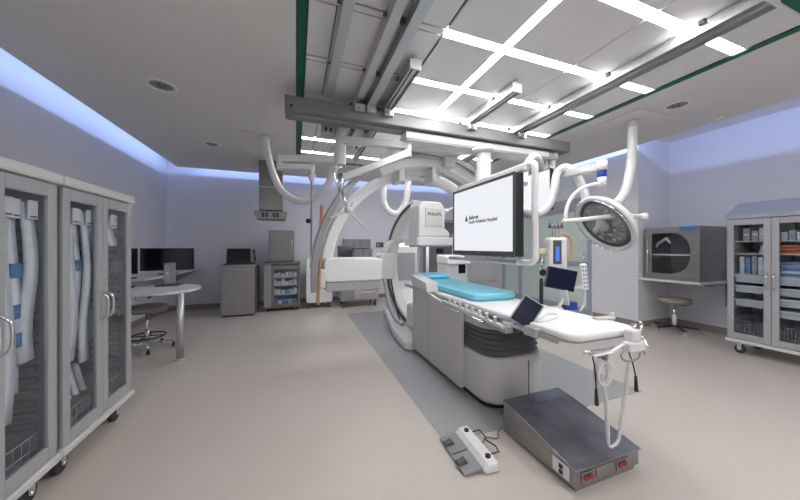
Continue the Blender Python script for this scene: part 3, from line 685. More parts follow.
MB().box(1.87, 2.24, 2.86, 3.0, 1.96, 2.03).cyl((1.95, 2.62, 2.02), (1.95, 2.62, 2.06), .05).build('yoke', 'offw', t, bevel=.02)
MB().prism(rrect(2.07, 2.23, 2.87, 3.0, .05), 'z', 2.03, 2.45).build('hanging_column', 'white', t, bevel=.004)
MB().lathe((2.15, 2.94, 2.44), [(.10, 0), (.14, .015), (.14, .05), (.10, .06)], 32).build('column_flange', 'offw', t)
t = thing('second_display', (3.2, 3.2, 1.8), 'second smaller lit display hanging behind the large one', 'display')
MB().box(3.205, 3.26, 2.92, 3.72, 1.80, 2.36).build('housing', 'black', t, bevel=.006)
MB().box(3.198, 3.2045, 2.935, 3.705, 1.815, 2.345).build('screen', 'scr', t)
MB().box(3.2605, 3.34, 3.15, 3.45, 2.0, 2.2).cyl((3.31, 3.1, 2.1), (3.31, 3.1, 2.515), .03).build('mount', 'offw', t, bevel=.01)

# ------------------------------------------------------------------ surgical light
t = thing('surgical_light', (3.40, 3.08, 2.6), 'round surgical light with handle bow hanging from the beam end', 'surgical light')
MB().cyl((3.42, 3.08, 2.62), (3.42, 3.08, 2.25), .035, n=20).lathe((3.42, 3.08, 2.55), [(.05, 0), (.07, .03), (.07, .068)], 20).build('ceiling_post', 'white', t)
MB().bar((3.42, 3.08, 2.29), (3.02, 2.12, 2.15), .09, .09).build('swing_arm', 'white', t, bevel=.02)
MB().cyl((3.01, 2.10, 2.20), (3.01, 2.10, 2.10), .05, n=20).build('elbow', 'white', t)
MB().cyl((3.01, 2.10, 2.03), (3.01, 2.10, 1.94), .042, n=20).build('elbow', 'white', t)
MB().cyl((3.01, 2.10, 2.10), (3.01, 2.10, 2.03), .043, n=20).build('blue_band', 'blue', t)
MB().tube([(3.01, 2.10, 1.965), (2.90, 2.14, 1.95), (2.78, 2.19, 1.89), (2.69, 2.215, 1.78), (2.655, 2.227, 1.66), (2.655, 2.23, 1.58)], .018, 12).build('bow', 'white', t)
MB().tube([(2.62, 2.24, 1.572), (2.75, 2.19, 1.58), (2.90, 2.10, 1.60), (3.08, 1.98, 1.615), (3.36, 1.92, 1.615)], .022, 12).lathe((3.37, 1.915, 1.58), [(.02, 0), (.036, .01), (.036, .06), (.02, .07)], 16).build('yoke_bar', 'white', t)
head = Vector((3.09, 2.13, 1.545))
rv = Vector((.94, -.341, 0)); dn = Vector((0, 0, -1)); tow = (Vector((0, 0, 1.3)) - head).normalized()
vr = Vector((0, 0, 1)).cross(tow).normalized()
nl = (vr * -.62 + dn * .50 + tow * .55).normalized()
ux = (rv * .7 + dn * .7); ux = (ux - nl * ux.dot(nl)).normalized(); uy = nl.cross(ux)
RH = Matrix((ux, uy, nl)).transposed()
ro = .34
MB().lathe(head, [(ro * .55, -.09), (ro * .9, -.055), (ro, -.01), (ro, .012), (ro * .95, .025), (ro * .86, .012), (ro * .86, -.006), (ro * .5, -.014), (.01, -.014)], 48, RH, cap=False).lathe(head, [(.01, -.095), (ro * .55, -.09)], 48, RH).build('lamp_head', 'white', t)
MB().lathe(head, [(ro * .85, -.004), (ro * .83, .006), (ro * .76, .006), (ro * .74, -.004)], 48, RH, cap=False).build('inner_ring', 'dgrey', t)
MB().lathe(head, [(ro * .73, -.003), (ro * .73, .002), (.02, .002), (.02, -.003)], 48, RH).build('lens_plate', 'mgrey', t)
for ring, cnt, rd in ((.60, 16, .026), (.38, 9, .026)):
    for k in range(cnt):
        a = 2 * PI * k / cnt; p = head + RH @ Vector((ro * ring * math.cos(a), ro * ring * math.sin(a), .004))
        MB().lathe(p, [(rd, 0), (rd, .006), (rd * .7, .010), (rd * .4, .005), (.002, .004)], 14, RH).build('lamp_cell', 'lens', t)
MB().lathe(head, [(.07, .003), (.075, .03), (.05, .06), (.028, .065), (.026, .13), (.005, .135)], 24, RH).build('centre_handle', 'lgrey', t)
MB().tube([head + RH @ Vector((ro * .93 * math.cos(a), ro * .93 * math.sin(a), .045)) for a in [2 * PI * k / 40 for k in range(40)]], .007, 8, smooth=False, closed=True).build('guard_ring', 'chrome', t)

# ------------------------------------------------------------------ steel foot box
t = thing('steel_floor_box', (1.64, 1.38, 0), 'stainless steel wedge-shaped floor box with outlets in front of the table', 'floor box')
X0, X1, Y0, Y1 = 1.375, 1.885, 1.10, 1.65
MB().prism([(Y0, .03), (Y1, .0025), (Y1, .215), (Y1 - .10, .205), (Y0, .118)], 'x', X0, X1).build('housing', 'steel', t, bevel=.004)
MB().prism([(Y0 - .008, .119), (Y1 - .10, .2065), (Y1 - .10, .214), (Y0 - .008, .127)], 'x', X0 - .006, X1 + .006).build('sloped_lid', 'ramp', t, bevel=.002)
MB().prism([(Y1 - .099, .2065), (Y1 + .004, .2165), (Y1 + .004, .224), (Y1 - .099, .214)], 'x', X0 - .006, X1 + .006).build('rear_lid', 'ramp', t, bevel=.002)
MB().box(X0 + .02, X1 - .02, Y0 + .012, Y0 + .04, .003, .03).build('plinth', 'steel', t)
for xa in (1.46, 1.73):
    p = MB().box(xa - .04, xa + .055, Y0 - .006, Y0 - .0005, .045, .105).build('outlet_plate', 'steel', t, bevel=.002)
    for d in (-.012, .022): MB().cyl((xa + d, Y0 - .007, .075), (xa + d, Y0 - .012, .075), .016, n=14).build('outlet', 'red', p)
MB().box(1.53, 1.675, Y0 - .004, Y0 - .0005, .045, .105).build('blank_plate', 'steel', t, bevel=.002)
p = MB().box(X0 - .007, X0 - .0005, 1.13, 1.235, .045, .12).build('white_outlet_plate', 'white', t, bevel=.003)
MB().box(X0 - .012, X0 - .0075, 1.165, 1.19, .055, .078).box(X0 - .012, X0 - .0075, 1.165, 1.19, .085, .108).build('outlet', 'black', p, bevel=.002)

# ------------------------------------------------------------------ foot pedal
t = thing('foot_pedal', (1.06, 1.60, 0), 'white two-pedal foot switch with grey treads on the floor', 'foot pedal')
pc = Vector((1.065, 1.545, 0)); ld = (Vector((1.067, 1.40, 0)) - Vector((1.085, 1.70, 0))).normalized(); pd = Vector((-ld.y, ld.x, 0))
if pd.x > 0: pd = -pd      # pd points to the pedal side (left)
Rp = Matrix((ld, -pd, (0, 0, 1))).transposed()
if Rp.determinant() < 0: Rp = Matrix((ld, pd, (0, 0, 1))).transposed()
def pp(a, b_, z): return pc + ld * a + pd * b_ + Vector((0, 0, z))
bdy = MB(); prof = [(-.055, .004), (.045, .004), (.045, .03), (.02, .055), (-.04, .06), (-.055, .045)]
rr = [[pp(a, q_ * e, z * (1 if e == 1 else .9) + .0) for q_, z in prof] for a, e in ((-.185, .85), (-.17, 1), (.17, 1), (.185, .85))]
bdy.rings(rr, sm=False).build('body', 'white', t, bevel=.01)
for s_ in (-1, 1):
    MB().hexa([pp(s_ * .085 - .078, .048, .012), pp(s_ * .085 + .078, .048, .012), pp(s_ * .085 + .078, .165, .010), pp(s_ * .085 - .078, .165, .010), pp(s_ * .085 - .078, .048, .034), pp(s_ * .085 + .078, .048, .034), pp(s_ * .085 + .078, .165, .018), pp(s_ * .085 - .078, .165, .018)]).build('pedal', 'mgrey', t, bevel=.003)
    MB().hexa([pp(s_ * .085 - .02, .105, .027), pp(s_ * .085 + .02, .105, .027), pp(s_ * .085 + .02, .172, .020), pp(s_ * .085 - .02, .172, .020), pp(s_ * .085 - .02, .12, .05), pp(s_ * .085 + .02, .12, .05), pp(s_ * .085 + .02, .168, .035), pp(s_ * .085 - .02, .168, .035)]).build('toe_guard', 'dgrey', t, bevel=.003)
    MB().cyl(pp(s_ * .125, -.012, .055), pp(s_ * .125, -.012, .068), .016).build('push_button', 'black', t)
MB().tube([pp(-.14, -.045, .03), pp(-.14, -.12, .035), pp(-.06, -.12, .035), pp(-.05, -.1, .035), pp(.03, -.13, .035), pp(.08, -.12, .035), pp(.08, -.045, .03)], .005, 8, smooth=False).build('carry_handle', 'dgrey', t)
MB().hexa([pp(-.15, -.03, .0005), pp(.15, -.03, .0005), pp(.15, .155, .0005), pp(-.15, .155, .0005), pp(-.15, -.03, .011), pp(.15, -.03, .011), pp(.15, .155, .0095), pp(-.15, .155, .0095)]).build('base_plate', 'dgrey', t)
tag(MB().tube([(1.165, 1.60, .006), (1.22, 1.63, .006), (1.28, 1.60, .006), (1.34, 1.66, .006), (1.40, 1.68, .006)], .005, 6).build('pedal_cable', 'mgrey'), 'thin grey cable running from the foot pedal to the steel box', 'cable')

# ------------------------------------------------------------------ supply cabinets
def caster(px, py, parent, r=.05, h_=.13):
    c_ = MB().cyl((px - .016, py, r), (px + .016, py, r), r, n=20).build('caster_wheel', 'rubber', parent, bevel=.004)
    MB().box(px - .028, px + .028, py - .03, py + .03, h_ - .012, h_).box(px - .026, px - .020, py - .02, py + .02, r, h_ - .012).box(px + .020, px + .026, py - .02, py + .02, r, h_ - .012).cyl((px - .03, py, r), (px + .03, py, r), .01).build('caster_fork', 'chrome' if r > .04 else 'mgrey', c_)
def cabinet(xf, dr, y0, y1, label, depth=.55, slope=False, z0=.14, z1=1.69):
    """front face at x = xf looking along dr; returns thing and x(d) = inside depth d"""
    X = lambda d: xf - dr * d
    t = thing('supply_cabinet', (X(depth / 2), (y0 + y1) / 2, 0), label, 'cabinet', None)
    sh = MB(); th = .025
    sh.box(X(.025), X(depth), y0, y0 + th, z0 + .04, z1 - .05); sh.box(X(.025), X(depth), y1 - th, y1, z0 + .04, z1 - .05)
    sh.box(X(depth - .02), X(depth), y0 + th, y1 - th, z0 + .04, z1 - .05)
    sh.build('carcass', 'lgrey', t, bevel=.003)
    MB().box(X(-.015), X(depth + .005), y0 - .012, y1 + .012, z0, z0 + .039).build('bumper_base', 'offw', t, bevel=.008)
    if slope:
        MB().prism([(X(-.015), z1 - .05), (X(-.015), z1 - .005), (X(.30), z1 + .17), (X(depth + .005), z1 + .18), (X(depth + .005), z1 - .05)], 'y', y0 - .01, y1 + .01).build('sloped_top', 'bgrey', t, bevel=.004)
    else:
        MB().box(X(-.02), X(depth + .005), y0 - .012, y1 + .012, z1 - .05, z1 + .005).build('top', 'offw', t, bevel=.012)
    ym = (y0 + y1) / 2
    for a, b_, hs in ((y0 + .004, ym - .002, -1), (ym + .002, y1 - .004, 1)):
        fw = .055; fr = MB(); za, zb = z0 + .045, z1 - .055
        fr.box(X(0), X(.022), a, a + fw, za, zb); fr.box(X(0), X(.022), b_ - fw, b_, za, zb); fr.box(X(0), X(.022), a + fw, b_ - fw, za, za + .07); fr.box(X(0), X(.022), a + fw, b_ - fw, zb - .07, zb)
        d = fr.build('door', 'lgrey', t, bevel=.003)
        MB().box(X(.008), X(.013), a + fw, b_ - fw, za + .07, zb - .07).build('glass', 'glass', d)
        yh = ym + hs * .028
        MB().tube([(X(0), yh, .82), (X(-.035), yh, .85), (X(-.042), yh, .91), (X(-.035), yh, .97), (X(0), yh, 1.0)], .007, 8).build('handle', 'chrome', d)
    for yy in (y0 + .09, y1 - .09):
        for d in (.07, depth - .07): caster(X(d), yy, t)
    return t, X
def ribs(t, X, y0, y1, depth, z0, z1, n):
    m = MB()
    for k in range(n):
        z = z0 + (z1 - z0) * k / n
        m.box(X(.06), X(depth - .03), y0 + .026, y0 + .05, z, z + .028); m.box(X(.06), X(depth - .03), y1 - .05, y1 - .026, z, z + .028)
    m.build('shelf_runners', 'mgrey', t)
LX = -1.215
for (y0, y1, lab, nm) in ((1.385, 2.095, 'grey steel supply cabinet with glass doors nearest the camera on the left', 'near'), (2.13, 2.84, 'grey steel supply cabinet with glass doors beside the desk, second on the left', 'second')):
    t, X = cabinet(LX, 1, y0, y1, lab, .60)
    ribs(t, X, y0, y1, .60, .35, 1.55, 20)
    MB().box(X(.23), X(.26), y0 + .026, y1 - .026, 1.54, 1.555).build('hanging_rail', 'chrome', t)
    ym = (y0 + y1) / 2
    pk = MB()
    offs = [.15, .21, .27, .33, .53, .59] if nm == 'second' else [.46, .53, .595]
    for i, dy in enumerate(offs):
        y = y0 + .02 + dy; L_ = random.uniform(.75, 1.05) if dy < .5 else .22
        if nm == 'near': L_ = [1.06, .95, .8][i]
        g = 'hanging packages in the near left cabinet' if nm == 'near' else 'hanging packages in the second left cabinet'
        k = MB(); sw = random.uniform(-.03, .03); d0 = .055 + .022 * (i % 2)
        rr = []
        for q_ in range(9):
            f = q_ / 8; wv = .012 * math.sin(f * 7 + i); hw = .028 + .012 * f
            rr.append([(X(d0 - .008 + wv), y - hw + sw * f, 1.525 - L_ * f), (X(d0 - .008 + wv), y + hw + sw * f, 1.525 - L_ * f), (X(d0 + .008 + wv), y + hw + sw * f, 1.525 - L_ * f), (X(d0 + .008 + wv), y - hw + sw * f, 1.525 - L_ * f)])
        k.rings(rr, sm=True)
        o = k.build('hanging_package', 'bag'); 
        c_ = MB().box(X(d0 - .018), X(d0 - .012), y - .028, y + .028, 1.44, 1.535).build('header_card', 'paper', o)
        MB().box(X(d0 - .0195), X(d0 - .0185), y - .02, y + .02, 1.45, 1.457).build('printed_line', 'textm', c_)
        if i % 3 == 1 and L_ > .3:
            for zz in ((1.22, 1.02, .88) if L_ > .9 else (1.22,)): MB().box(X(d0 - .022), X(d0 - .016), y - .03, y + .03, zz - .07, zz).build('blue_label', 'pkb', o)
        wh = 'near left cabinet' if nm == 'near' else 'second left cabinet'
        ordn = ['first', 'second', 'third', 'fourth', 'fifth', 'sixth', 'seventh', 'eighth'][i]
        tag(o, f'clear white hanging package, {ordn} from the left in the {wh}', 'package', g)
    # bag pile at the bottom
    if nm == 'second':
        for i in range(5):
            y = y0 + .09 + i * .065
            tag(MB().tube([(X(.10), y, .36), (X(.13), y + .01, .46), (X(.16), y + .03, .52), (X(.20), y + .05, .46), (X(.23), y + .05, .34)], .021, 10, flat=.7).build('tube_package', 'bag'),
                f'looped clear tube package, {["first","second","third","fourth","fifth"][i]} from the left in the second cabinet basket', 'package', 'looped tube packages in the cabinet basket')
    bk = MB()
    for k in range(15):
        yy = y0 + .035 + k * (y1 - y0 - .07) / 14; bk.box(X(.06), X(.064), yy - .002, yy + .002, .20, .33)
    for z in (.20, .26, .33): bk.box(X(.056), X(.06), y0 + .03, y1 - .03, z - .003, z + .003); 
    bk.box(X(.06), X(.54), y0 + .03, y1 - .03, .19, .196)
    tag(bk.build('wire_basket', 'lgrey'), f'wire basket at the bottom of the {"near" if nm == "near" else "second"} left cabinet', 'basket')

# right cabinet
RX = 5.05
t, X = cabinet(RX, -1, 1.26, 1.97, 'grey steel supply cabinet with sloped top and glass doors on the right', .55, slope=True)
ribs(t, X, 1.26, 1.97, .55, .35, 1.5, 14)
MB().box(X(.03), X(.52), 1.60, 1.63, .185, 1.635).build('centre_post', 'lgrey', t)
for z in (1.37, 1.22, .97):
    MB().box(X(.05), X(.52), 1.29, 1.598, z - .008, z).box(X(.05), X(.52), 1.632, 1.94, z - .008, z).build('shelf', 'offw', t)
def pkt(name, d0, d1, ya, yb, za, zb, m, lab, grp, tilt=0):
    o = MB().box(X(d0), X(d1), ya, yb, za, zb).build(name, m, bevel=.006); tag(o, lab, 'package', grp); return o
G = 'packages in the right cabinet'
lefts = [(1.66, 1.74), (1.745, 1.80), (1.81, 1.87)]
for i, (a, b_) in enumerate(lefts):
    o = pkt('sterile_package', .10, .3, a, b_, 1.371, 1.53 - .03 * (i % 2), ['pkw', 'pkg', 'pkg'][i], f'upright grey sterile package on the top shelf behind the left door, {["right","middle","left"][i]} one', G)
    text('ab', 'printed_line', .001, (X(.099), a, 1.45), RT, 'textm', o) if 0 else MB().box(X(.098), X(.0995), a + .01, b_ - .01, 1.44, 1.46).build('printed_line', 'paper', o)
for i in range(3):
    o = pkt('small_carton', .10, .3, 1.66, 1.74 - .005 * i, 1.221 + .033 * i, 1.252 + .033 * i, 'pkw', f'flat white carton on the second shelf behind the left door, {["bottom","middle","top"][i]} of three', G)
for i in range(5):
    a = 1.655 + i * .05
    pkt('medical_pack', .09, .32, a, a + .04, .971, 1.17 + .012 * (i % 3), ['pkb', 'pkw', 'pkg', 'pkb', 'pkw', 'pkb'][i], f'upright {"blue" if i in (0,3,5) else "pale"} medical pack on the third shelf behind the left door, {["first","second","third","fourth","fifth","sixth"][i]} from the right', G)
for i in range(5):
    a = 1.31 + i * .055
    pkt('sterile_package', .10, .3, a, a + .048, 1.371, 1.47 + .02 * (i % 2), ['pkw', 'pkg'][i % 2], f'pale sterile package on the top shelf behind the right door, {["first","second","third","fourth","fifth"][i]} from the right', G)
for i in range(3):
    pkt('orange_folder', .08, .34, 1.33, 1.585, 1.221 + .036 * i, 1.25 + .036 * i, 'pkr', f'flat orange pack behind the right cabinet door, {["bottom","middle","top"][i]} of the stack', G)
for i in range(5):
    pkt('medical_pack', .08, .32, 1.33, 1.58 - .01 * (i % 2), .971 + .033 * i, 1.0 + .033 * i, ['pkb', 'pkw', 'pkb', 'pkg', 'pkb'][i], f'flat medical pack on the third shelf behind the right door, {["bottom","second","middle","fourth","top"][i]} of five', G)
for side, (ya, yb) in enumerate(((1.645, 1.916), (1.314, 1.59))):
    for i, z in enumerate((.87, .75, .58 if side == 0 else .63, .50 if side else None)):
        if z is None: continue
        q = MB(); hh = .085
        q.prism([(X(.06), z), (X(.46), z), (X(.47), z + hh), (X(.05), z + hh)], 'y', ya, yb)
        o = q.build('storage_bin', 'bin', bevel=.005); tag(o, f'white storage bin behind the {"left" if side == 0 else "right"} door of the right cabinet, {["top","second","third","bottom"][i]} one', 'bin', 'white bins in the right cabinet')
        MB().box(X(.035), X(.0485), ya - .005, yb + .005, z + hh - .012, z + hh).build('bin_rim', 'white', o)
for sd, dn_ in (((1.645, 1.916), 'left'), ((1.314, 1.59), 'right')):
    bk = MB()
    for k in range(12): yy = sd[0] + k * (sd[1] - sd[0]) / 11; bk.box(X(.06), X(.064), yy - .002, yy + .002, .22, .40)
    for z in (.22, .28, .34, .40): bk.box(X(.055), X(.06), sd[0], sd[1], z - .003, z + .003)
    bk.box(X(.06), X(.46), sd[0], sd[1], .205, .21)
    tag(bk.build('wire_basket', 'mgrey'), f'wire mesh basket at the bottom of the right cabinet behind its {dn_} door', 'basket')

# ------------------------------------------------------------------ right bench with steel hood
t = thing('wall_bench', (5.6, 2.65, .78), 'thin white wall-mounted bench holding the steel hood', 'bench')
MB().prism([(5.19, YJ - .002), (5.19, 2.28), (5.97, 2.24), (5.985, YJ - .002)], 'z', .775, .805).build('worktop', 'desk', t, bevel=.004)
MB().bar((5.955, 2.32, .76), (5.40, 2.32, .76), .04, .03).box(5.95, 5.985, 2.30, 2.34, .42, .774).build('bracket', 'mgrey', t, bevel=.004)
t = thing('steel_hood', (5.6, 2.65, .806), 'stainless steel hood box with glass front on the wall bench', 'steel hood')
hx0, hx1, hy0, hy1, hz0, hz1 = 5.30, 5.95, 2.33, 3.0, .807, 1.60
s_ = MB(); s_.box(hx0, hx1, hy0, hy0 + .02, hz0, hz1); s_.box(hx0, hx1, hy1 - .02, hy1, hz0, hz1); s_.box(hx1 - .02, hx1, hy0 + .02, hy1 - .02, hz0, hz1)
s_.box(hx0, hx1 - .02, hy0 + .02, hy1 - .02, hz1 - .02, hz1); s_.box(hx0, hx1 - .02, hy0 + .02, hy1 - .02, hz0, hz0 + .02)
s_.build('casing', 'steel', t, bevel=.003)
fr = MB(); fx = hx0 - .012
# front frame with a rounded right edge: polygon pieces
yl, yr, zb, zt = hy1 - .10, hy0 + .10, hz0 + .09, hz1 - .09
fr.box(fx, hx0 - .001, yl, hy1, hz0, hz1); fr.box(fx, hx0 - .001, hy0, yl, zt, hz1); fr.box(fx, hx0 - .001, hy0, yl, hz0, zb)
arcp = [(yr + .07 - .07 * math.sin(PI * k / 14), zb + (zt - zb) * k / 14) for k in range(15)]
fr.prism([(hy0, zb), (hy0, zt)] + [(yr + .20 * (1 - math.sqrt(max(0, 1 - (k / 10 - 1) ** 2))), zt - (zt - zb) * k / 20) for k in range(21)], 'x', fx, hx0 - .001)
fr.build('front_frame', 'steel', t, bevel=.002)
MB().box(hx0 + .002, hx0 + .006, yr + .001, yl - .001, zb, zt).build('glass', 'glass', t)
MB().box(hx0 + .03, hx1 - .03, hy0 + .025, hy1 - .025, 1.17, 1.19).build('shelf', 'offw', t)
MB().box(fx - .003, fx - .0005, hy0 + .02, hy0 + .22, hz1 - .06, hz1 - .01).build('blue_label', 'bluel', t)
MB().cyl((fx - .02, hy1 - .05, hz0 + .1), (fx - .02, hy1 - .05, hz1 - .18), .008).build('handle', 'chrome', t)
MB().bar((5.45, 2.90, 1.36), (5.38, 2.74, 1.44), .04, .03).bar((5.38, 2.75, 1.44), (5.36, 2.70, 1.36), .03, .02).bar((5.45, 2.90, 1.37), (5.50, 2.95, 1.30), .03, .02).build('spray_arm', 'white', t, bevel=.004)
tag(MB().tube([(5.955, 2.30, .90), (5.97, 2.28, 1.02), (5.965, 2.31, .95), (5.975, 2.27, .83)], .005, 6).build('power_cord', 'black'), 'thin black cord behind the steel hood', 'cord')

def stool(cx, cy, zs, r, label, legs='black', ring=False, rot=.3):
    t = thing('rolling_stool', (cx, cy, 0), label, 'stool')
    MB().lathe((cx, cy, zs - .085), [(.05, 0), (r * .93, .006), (r, .03), (r, .06), (r * .93, .082), (.01, .088)], 32).build('seat', 'seat', t)
    MB().cyl((cx, cy, zs - .10), (cx, cy, .10), .016).cyl((cx, cy, zs - .085), (cx, cy, zs - .10), .10, .03).build('gas_lift', 'chrome', t)
    MB().cyl((cx, cy, .26), (cx, cy, .09), .028).build('lift_sleeve', 'offw' if legs == 'black' else 'chrome', t)
    if ring:
        MB().tube([(cx + .19 * math.cos(a), cy + .19 * math.sin(a), .17) for a in [2 * PI * k / 28 for k in range(28)]], .010, 8, smooth=False, closed=True).bar((cx - .19, cy, .17), (cx + .19, cy, .17), .012, .012).bar((cx, cy - .19, .17), (cx, cy + .19, .17), .012, .012).build('foot_ring', 'black', t)
    MB().bar((cx, cy, zs - .105), (cx + .10, cy - .1, zs - .11), .01, .01).build('lever', 'black', t)
    for k in range(5):
        a = rot + 2 * PI * k / 5; e = Vector((cx + .27 * math.cos(a), cy + .27 * math.sin(a), .075))
        l = MB().bar((cx, cy, .095), e, .035, .022).build('leg', legs, t, bevel=.004)
        MB().cyl((e.x - .012, e.y, .027), (e.x + .012, e.y, .027), .026).cyl((e.x, e.y, .05), (e.x, e.y, .075), .008).build('caster', 'lgrey' if legs == 'black' else 'black', l)
    return t
stool(5.46, 2.70, .52, .20, 'taupe round stool with black five-leg base under the wall bench')
stool(-1.78, 4.52, .56, .21, 'taupe round stool with chrome base and foot ring by the desk', legs='chrome', ring=True, rot=.1)

# ------------------------------------------------------------------ desk, counter and computers
t = thing('peninsula_desk', (-1.8, 4.3, 0), 'white peninsula desk with rounded end on a chrome leg', 'desk')
pts = [(-2.46, 3.80), (-1.55, 3.84)] + [(-1.50 + .36 * math.sin(a), 4.26 - .42 * math.cos(a)) for a in [PI * k / 14 for k in range(0, 15)]] + [(-1.75, 4.70), (-1.98, 4.80), (-2.46, 4.80)]
MB().prism(pts, 'z', .765, .795).build('desktop', 'desk', t, bevel=.006)
MB().cyl((-1.255, 3.97, 0), (-1.255, 3.97, .02), .05, n=24).cyl((-1.255, 3.97, .02), (-1.255, 3.97, .765), .038, n=24).build('leg', 'alu', t)
t = thing('wall_counter', (-2.1, 5.9, .82), 'white counter along the left wall with slanted end beyond the desk', 'counter')
MB().prism([(-2.465, 4.90), (-1.95, 4.90), (-1.90, 5.2), (-1.88, 7.085), (-2.465, 7.085)], 'z', .83, .86).build('worktop', 'desk', t, bevel=.004)
MB().prism([(-2.465, .83), (-1.90, .83), (-2.465, .50)], 'y', 7.02, 7.07).build('bracket', 'lgrey', t)
MB().prism([(-2.465, .83), (-1.98, .83), (-2.465, .50)], 'y', 4.93, 4.98).build('bracket', 'lgrey', t)
def monitor(cx, cy, zb, wd, ht, ang, label, name='computer_monitor'):
    t = thing(name, (cx, cy, zb), label, 'monitor'); R = RZ(ang); c_ = Vector((cx, cy, zb))
    MB().obox(c_ + R @ Vector((0, 0, .06 + ht / 2)), (wd, .03, ht), R).build('housing', 'black', t, bevel=.006)
    MB().obox(c_ + R @ Vector((0, -.0155, .06 + ht / 2)), (wd - .02, .001, ht - .02), R).build('screen', 'screen', t)
    MB().obox(c_ + R @ Vector((0, .03, .08)), (.06, .03, .16), R).obox(c_ + Vector((0, 0, .006)), (.24, .18, .012), R).build('stand', 'black', t)
    return t
monitor(-1.95, 5.65, .861, .70, .36, 6, 'wide black computer monitor on the counter behind the small tower')
monitor(-2.22, 5.02, .861, .26, .36, 20, 'black computer monitor partly hidden behind the second cabinet')
t = thing('thin_client', (-1.56, 4.6, .795), 'slim grey thin client computer tower on its flat stand', 'computer')
MB().box(-1.60, -1.52, 4.50, 4.66, .815, 1.09).build('tower', 'mgrey', t, bevel=.008)
MB().box(-1.59, -1.53, 4.493, 4.4995, .84, 1.07).build('front_grille', 'lgrey', t, bevel=.002)
MB().cyl((-1.56, 4.492, .96), (-1.56, 4.488, .96), .013).build('badge', 'white', t)
MB().box(-1.68, -1.44, 4.46, 4.70, .796, .814).build('stand', 'dgrey', t, bevel=.004)
tag(MB().obox((-2.1, 4.45, .807), (.42, .15, .02), RZ(12)).build('keyboard', 'black', bevel=.004), 'black keyboard on the peninsula desk near the cabinet', 'keyboard')
tag(MB().tube([(-2.02, 4.52, .80), (-1.92, 4.62, .80), (-1.82, 4.60, .80), (-1.80, 4.72, .80)], .004, 6).build('desk_cable', 'black'), 'thin black cable on the desk beside the thin client', 'cable')
for i, (y, z, m) in enumerate(((5.55, .47, 'white'), (5.85, .47, 'white'), (6.35, .44, 'dgrey'))):
    o = MB().box(XL + .0005, XL + .012, y - .06, y + .06, z - .06, z + .07).build('wall_outlet', m, bevel=.003)
    tag(o, ['white wall outlet under the counter, nearest the cabinets', 'white wall outlet under the counter, middle one', 'dark wall outlet under the counter, farthest one'][i], 'outlet')
    MB().box(XL + .0125, XL + .015, y - .015, y + .015, z - .035, z + .045).build('socket', 'mgrey', o)

# ------------------------------------------------------------------ carts on the back wall
t = thing('tambour_cart', (-1.02, 6.3, 0), 'grey cart with horizontal slatted tambour front, laptop on top', 'cart')
MB().box(-1.30, -.74, 6.06, 6.60, .03, .93).build('body', 'tamb', t, bevel=.008)
MB().box(-1.32, -.72, 6.04, 6.62, .93, .965).build('top', 'tamb', t, bevel=.01)
sl = MB()
for k in range(15): sl.box(-1.285, -.755, 6.045, 6.0595, .06 + k * .057, .108 + k * .057)
sl.build('tambour_door', 'tamb', t, bevel=.004)
MB().box(-.7395, -.71, 6.1, 6.56, .05, .92).build('side_rail', 'dgrey', t, bevel=.004)
MB().box(-1.28, -.76, 6.08, 6.58, .0, .03).build('plinth', 'black', t)
def laptop(cx, cy, z, ang, label, wd=.36, ht=.26):
    t = thing('laptop', (cx, cy, z), label, 'laptop'); R = RZ(ang); c_ = Vector((cx, cy, z))
    MB().obox(c_ + Vector((0, 0, .010)), (wd, .25, .018), R).build('keyboard_base', 'black', t, bevel=.004)
    RX_ = R @ Matrix.Rotation(math.radians(-12), 3, 'X')
    MB().obox(c_ + R @ Vector((0, .14, .02)) + RX_ @ Vector((0, 0, ht / 2)), (wd, .012, ht), RX_).build('lid', 'black', t, bevel=.004)
    MB().obox(c_ + R @ Vector((0, .14, .02)) + RX_ @ Vector((0, -.0065, ht / 2)), (wd - .03, .001, ht - .03), RX_).build('screen', 'screen', t)
laptop(-1.07, 6.28, .966, 0, 'open black laptop on the slatted grey cart', .42, .29)
t = thing('desk_phone', (-.80, 6.4, .966), 'small clutter of cables and a black handset beside the left laptop', 'handset')
MB().box(-.86, -.76, 6.3, 6.42, .9665, .99).cyl((-.78, 6.38, .99), (-.78, 6.38, 1.22), .012).build('stand', 'black', t, bevel=.003)
MB().tube([(-.83, 6.36, .99), (-.86, 6.36, 1.08), (-.78, 6.36, 1.13), (-.76, 6.36, 1.05), (-.80, 6.36, .995)], .006, 6).build('cord', 'black', t)
MB().box(-.815, -.765, 6.35, 6.372, 1.16, 1.25).build('handset', 'dgrey', t, bevel=.006)

t = thing('supply_cart', (-.26, 6.55, 0), 'low stainless cart with glass door and stocked shelves', 'cart')
x0, x1, y0, y1 = -.60, .08, 6.27, 6.80
s_ = MB(); s_.box(x0, x0 + .14, y0 + .02, y1, .06, .95); s_.box(x1 - .03, x1, y0 + .02, y1, .06, .95); s_.box(x0 + .14, x1 - .03, y1 - .02, y1, .06, .95)
s_.box(x0 + .14, x1 - .03, y0 + .02, y1 - .02, .06, .09)
s_.build('carcass', 'steelb', t, bevel=.004)
MB().box(x0 - .01, x1 + .01, y0, y1 + .01, .95, .985).build('top', 'steelb', t, bevel=.006)
fr = MB(); a, b_ = x0 + .15, x1 - .005
fr.box(a, a + .04, y0, y0 + .018, .10, .93); fr.box(b_ - .04, b_, y0, y0 + .018, .10, .93); fr.box(a + .04, b_ - .04, y0, y0 + .018, .10, .15); fr.box(a + .04, b_ - .04, y0, y0 + .018, .85, .93)
dd = fr.build('door', 'steelb', t, bevel=.003); MB().box(a + .04, b_ - .04, y0 + .006, y0 + .01, .15, .85).build('glass', 'glass', dd)
MB().box(x0, x0 + .14, y0, y0 + .019, .10, .93).build('side_door', 'tamb', t, bevel=.004)
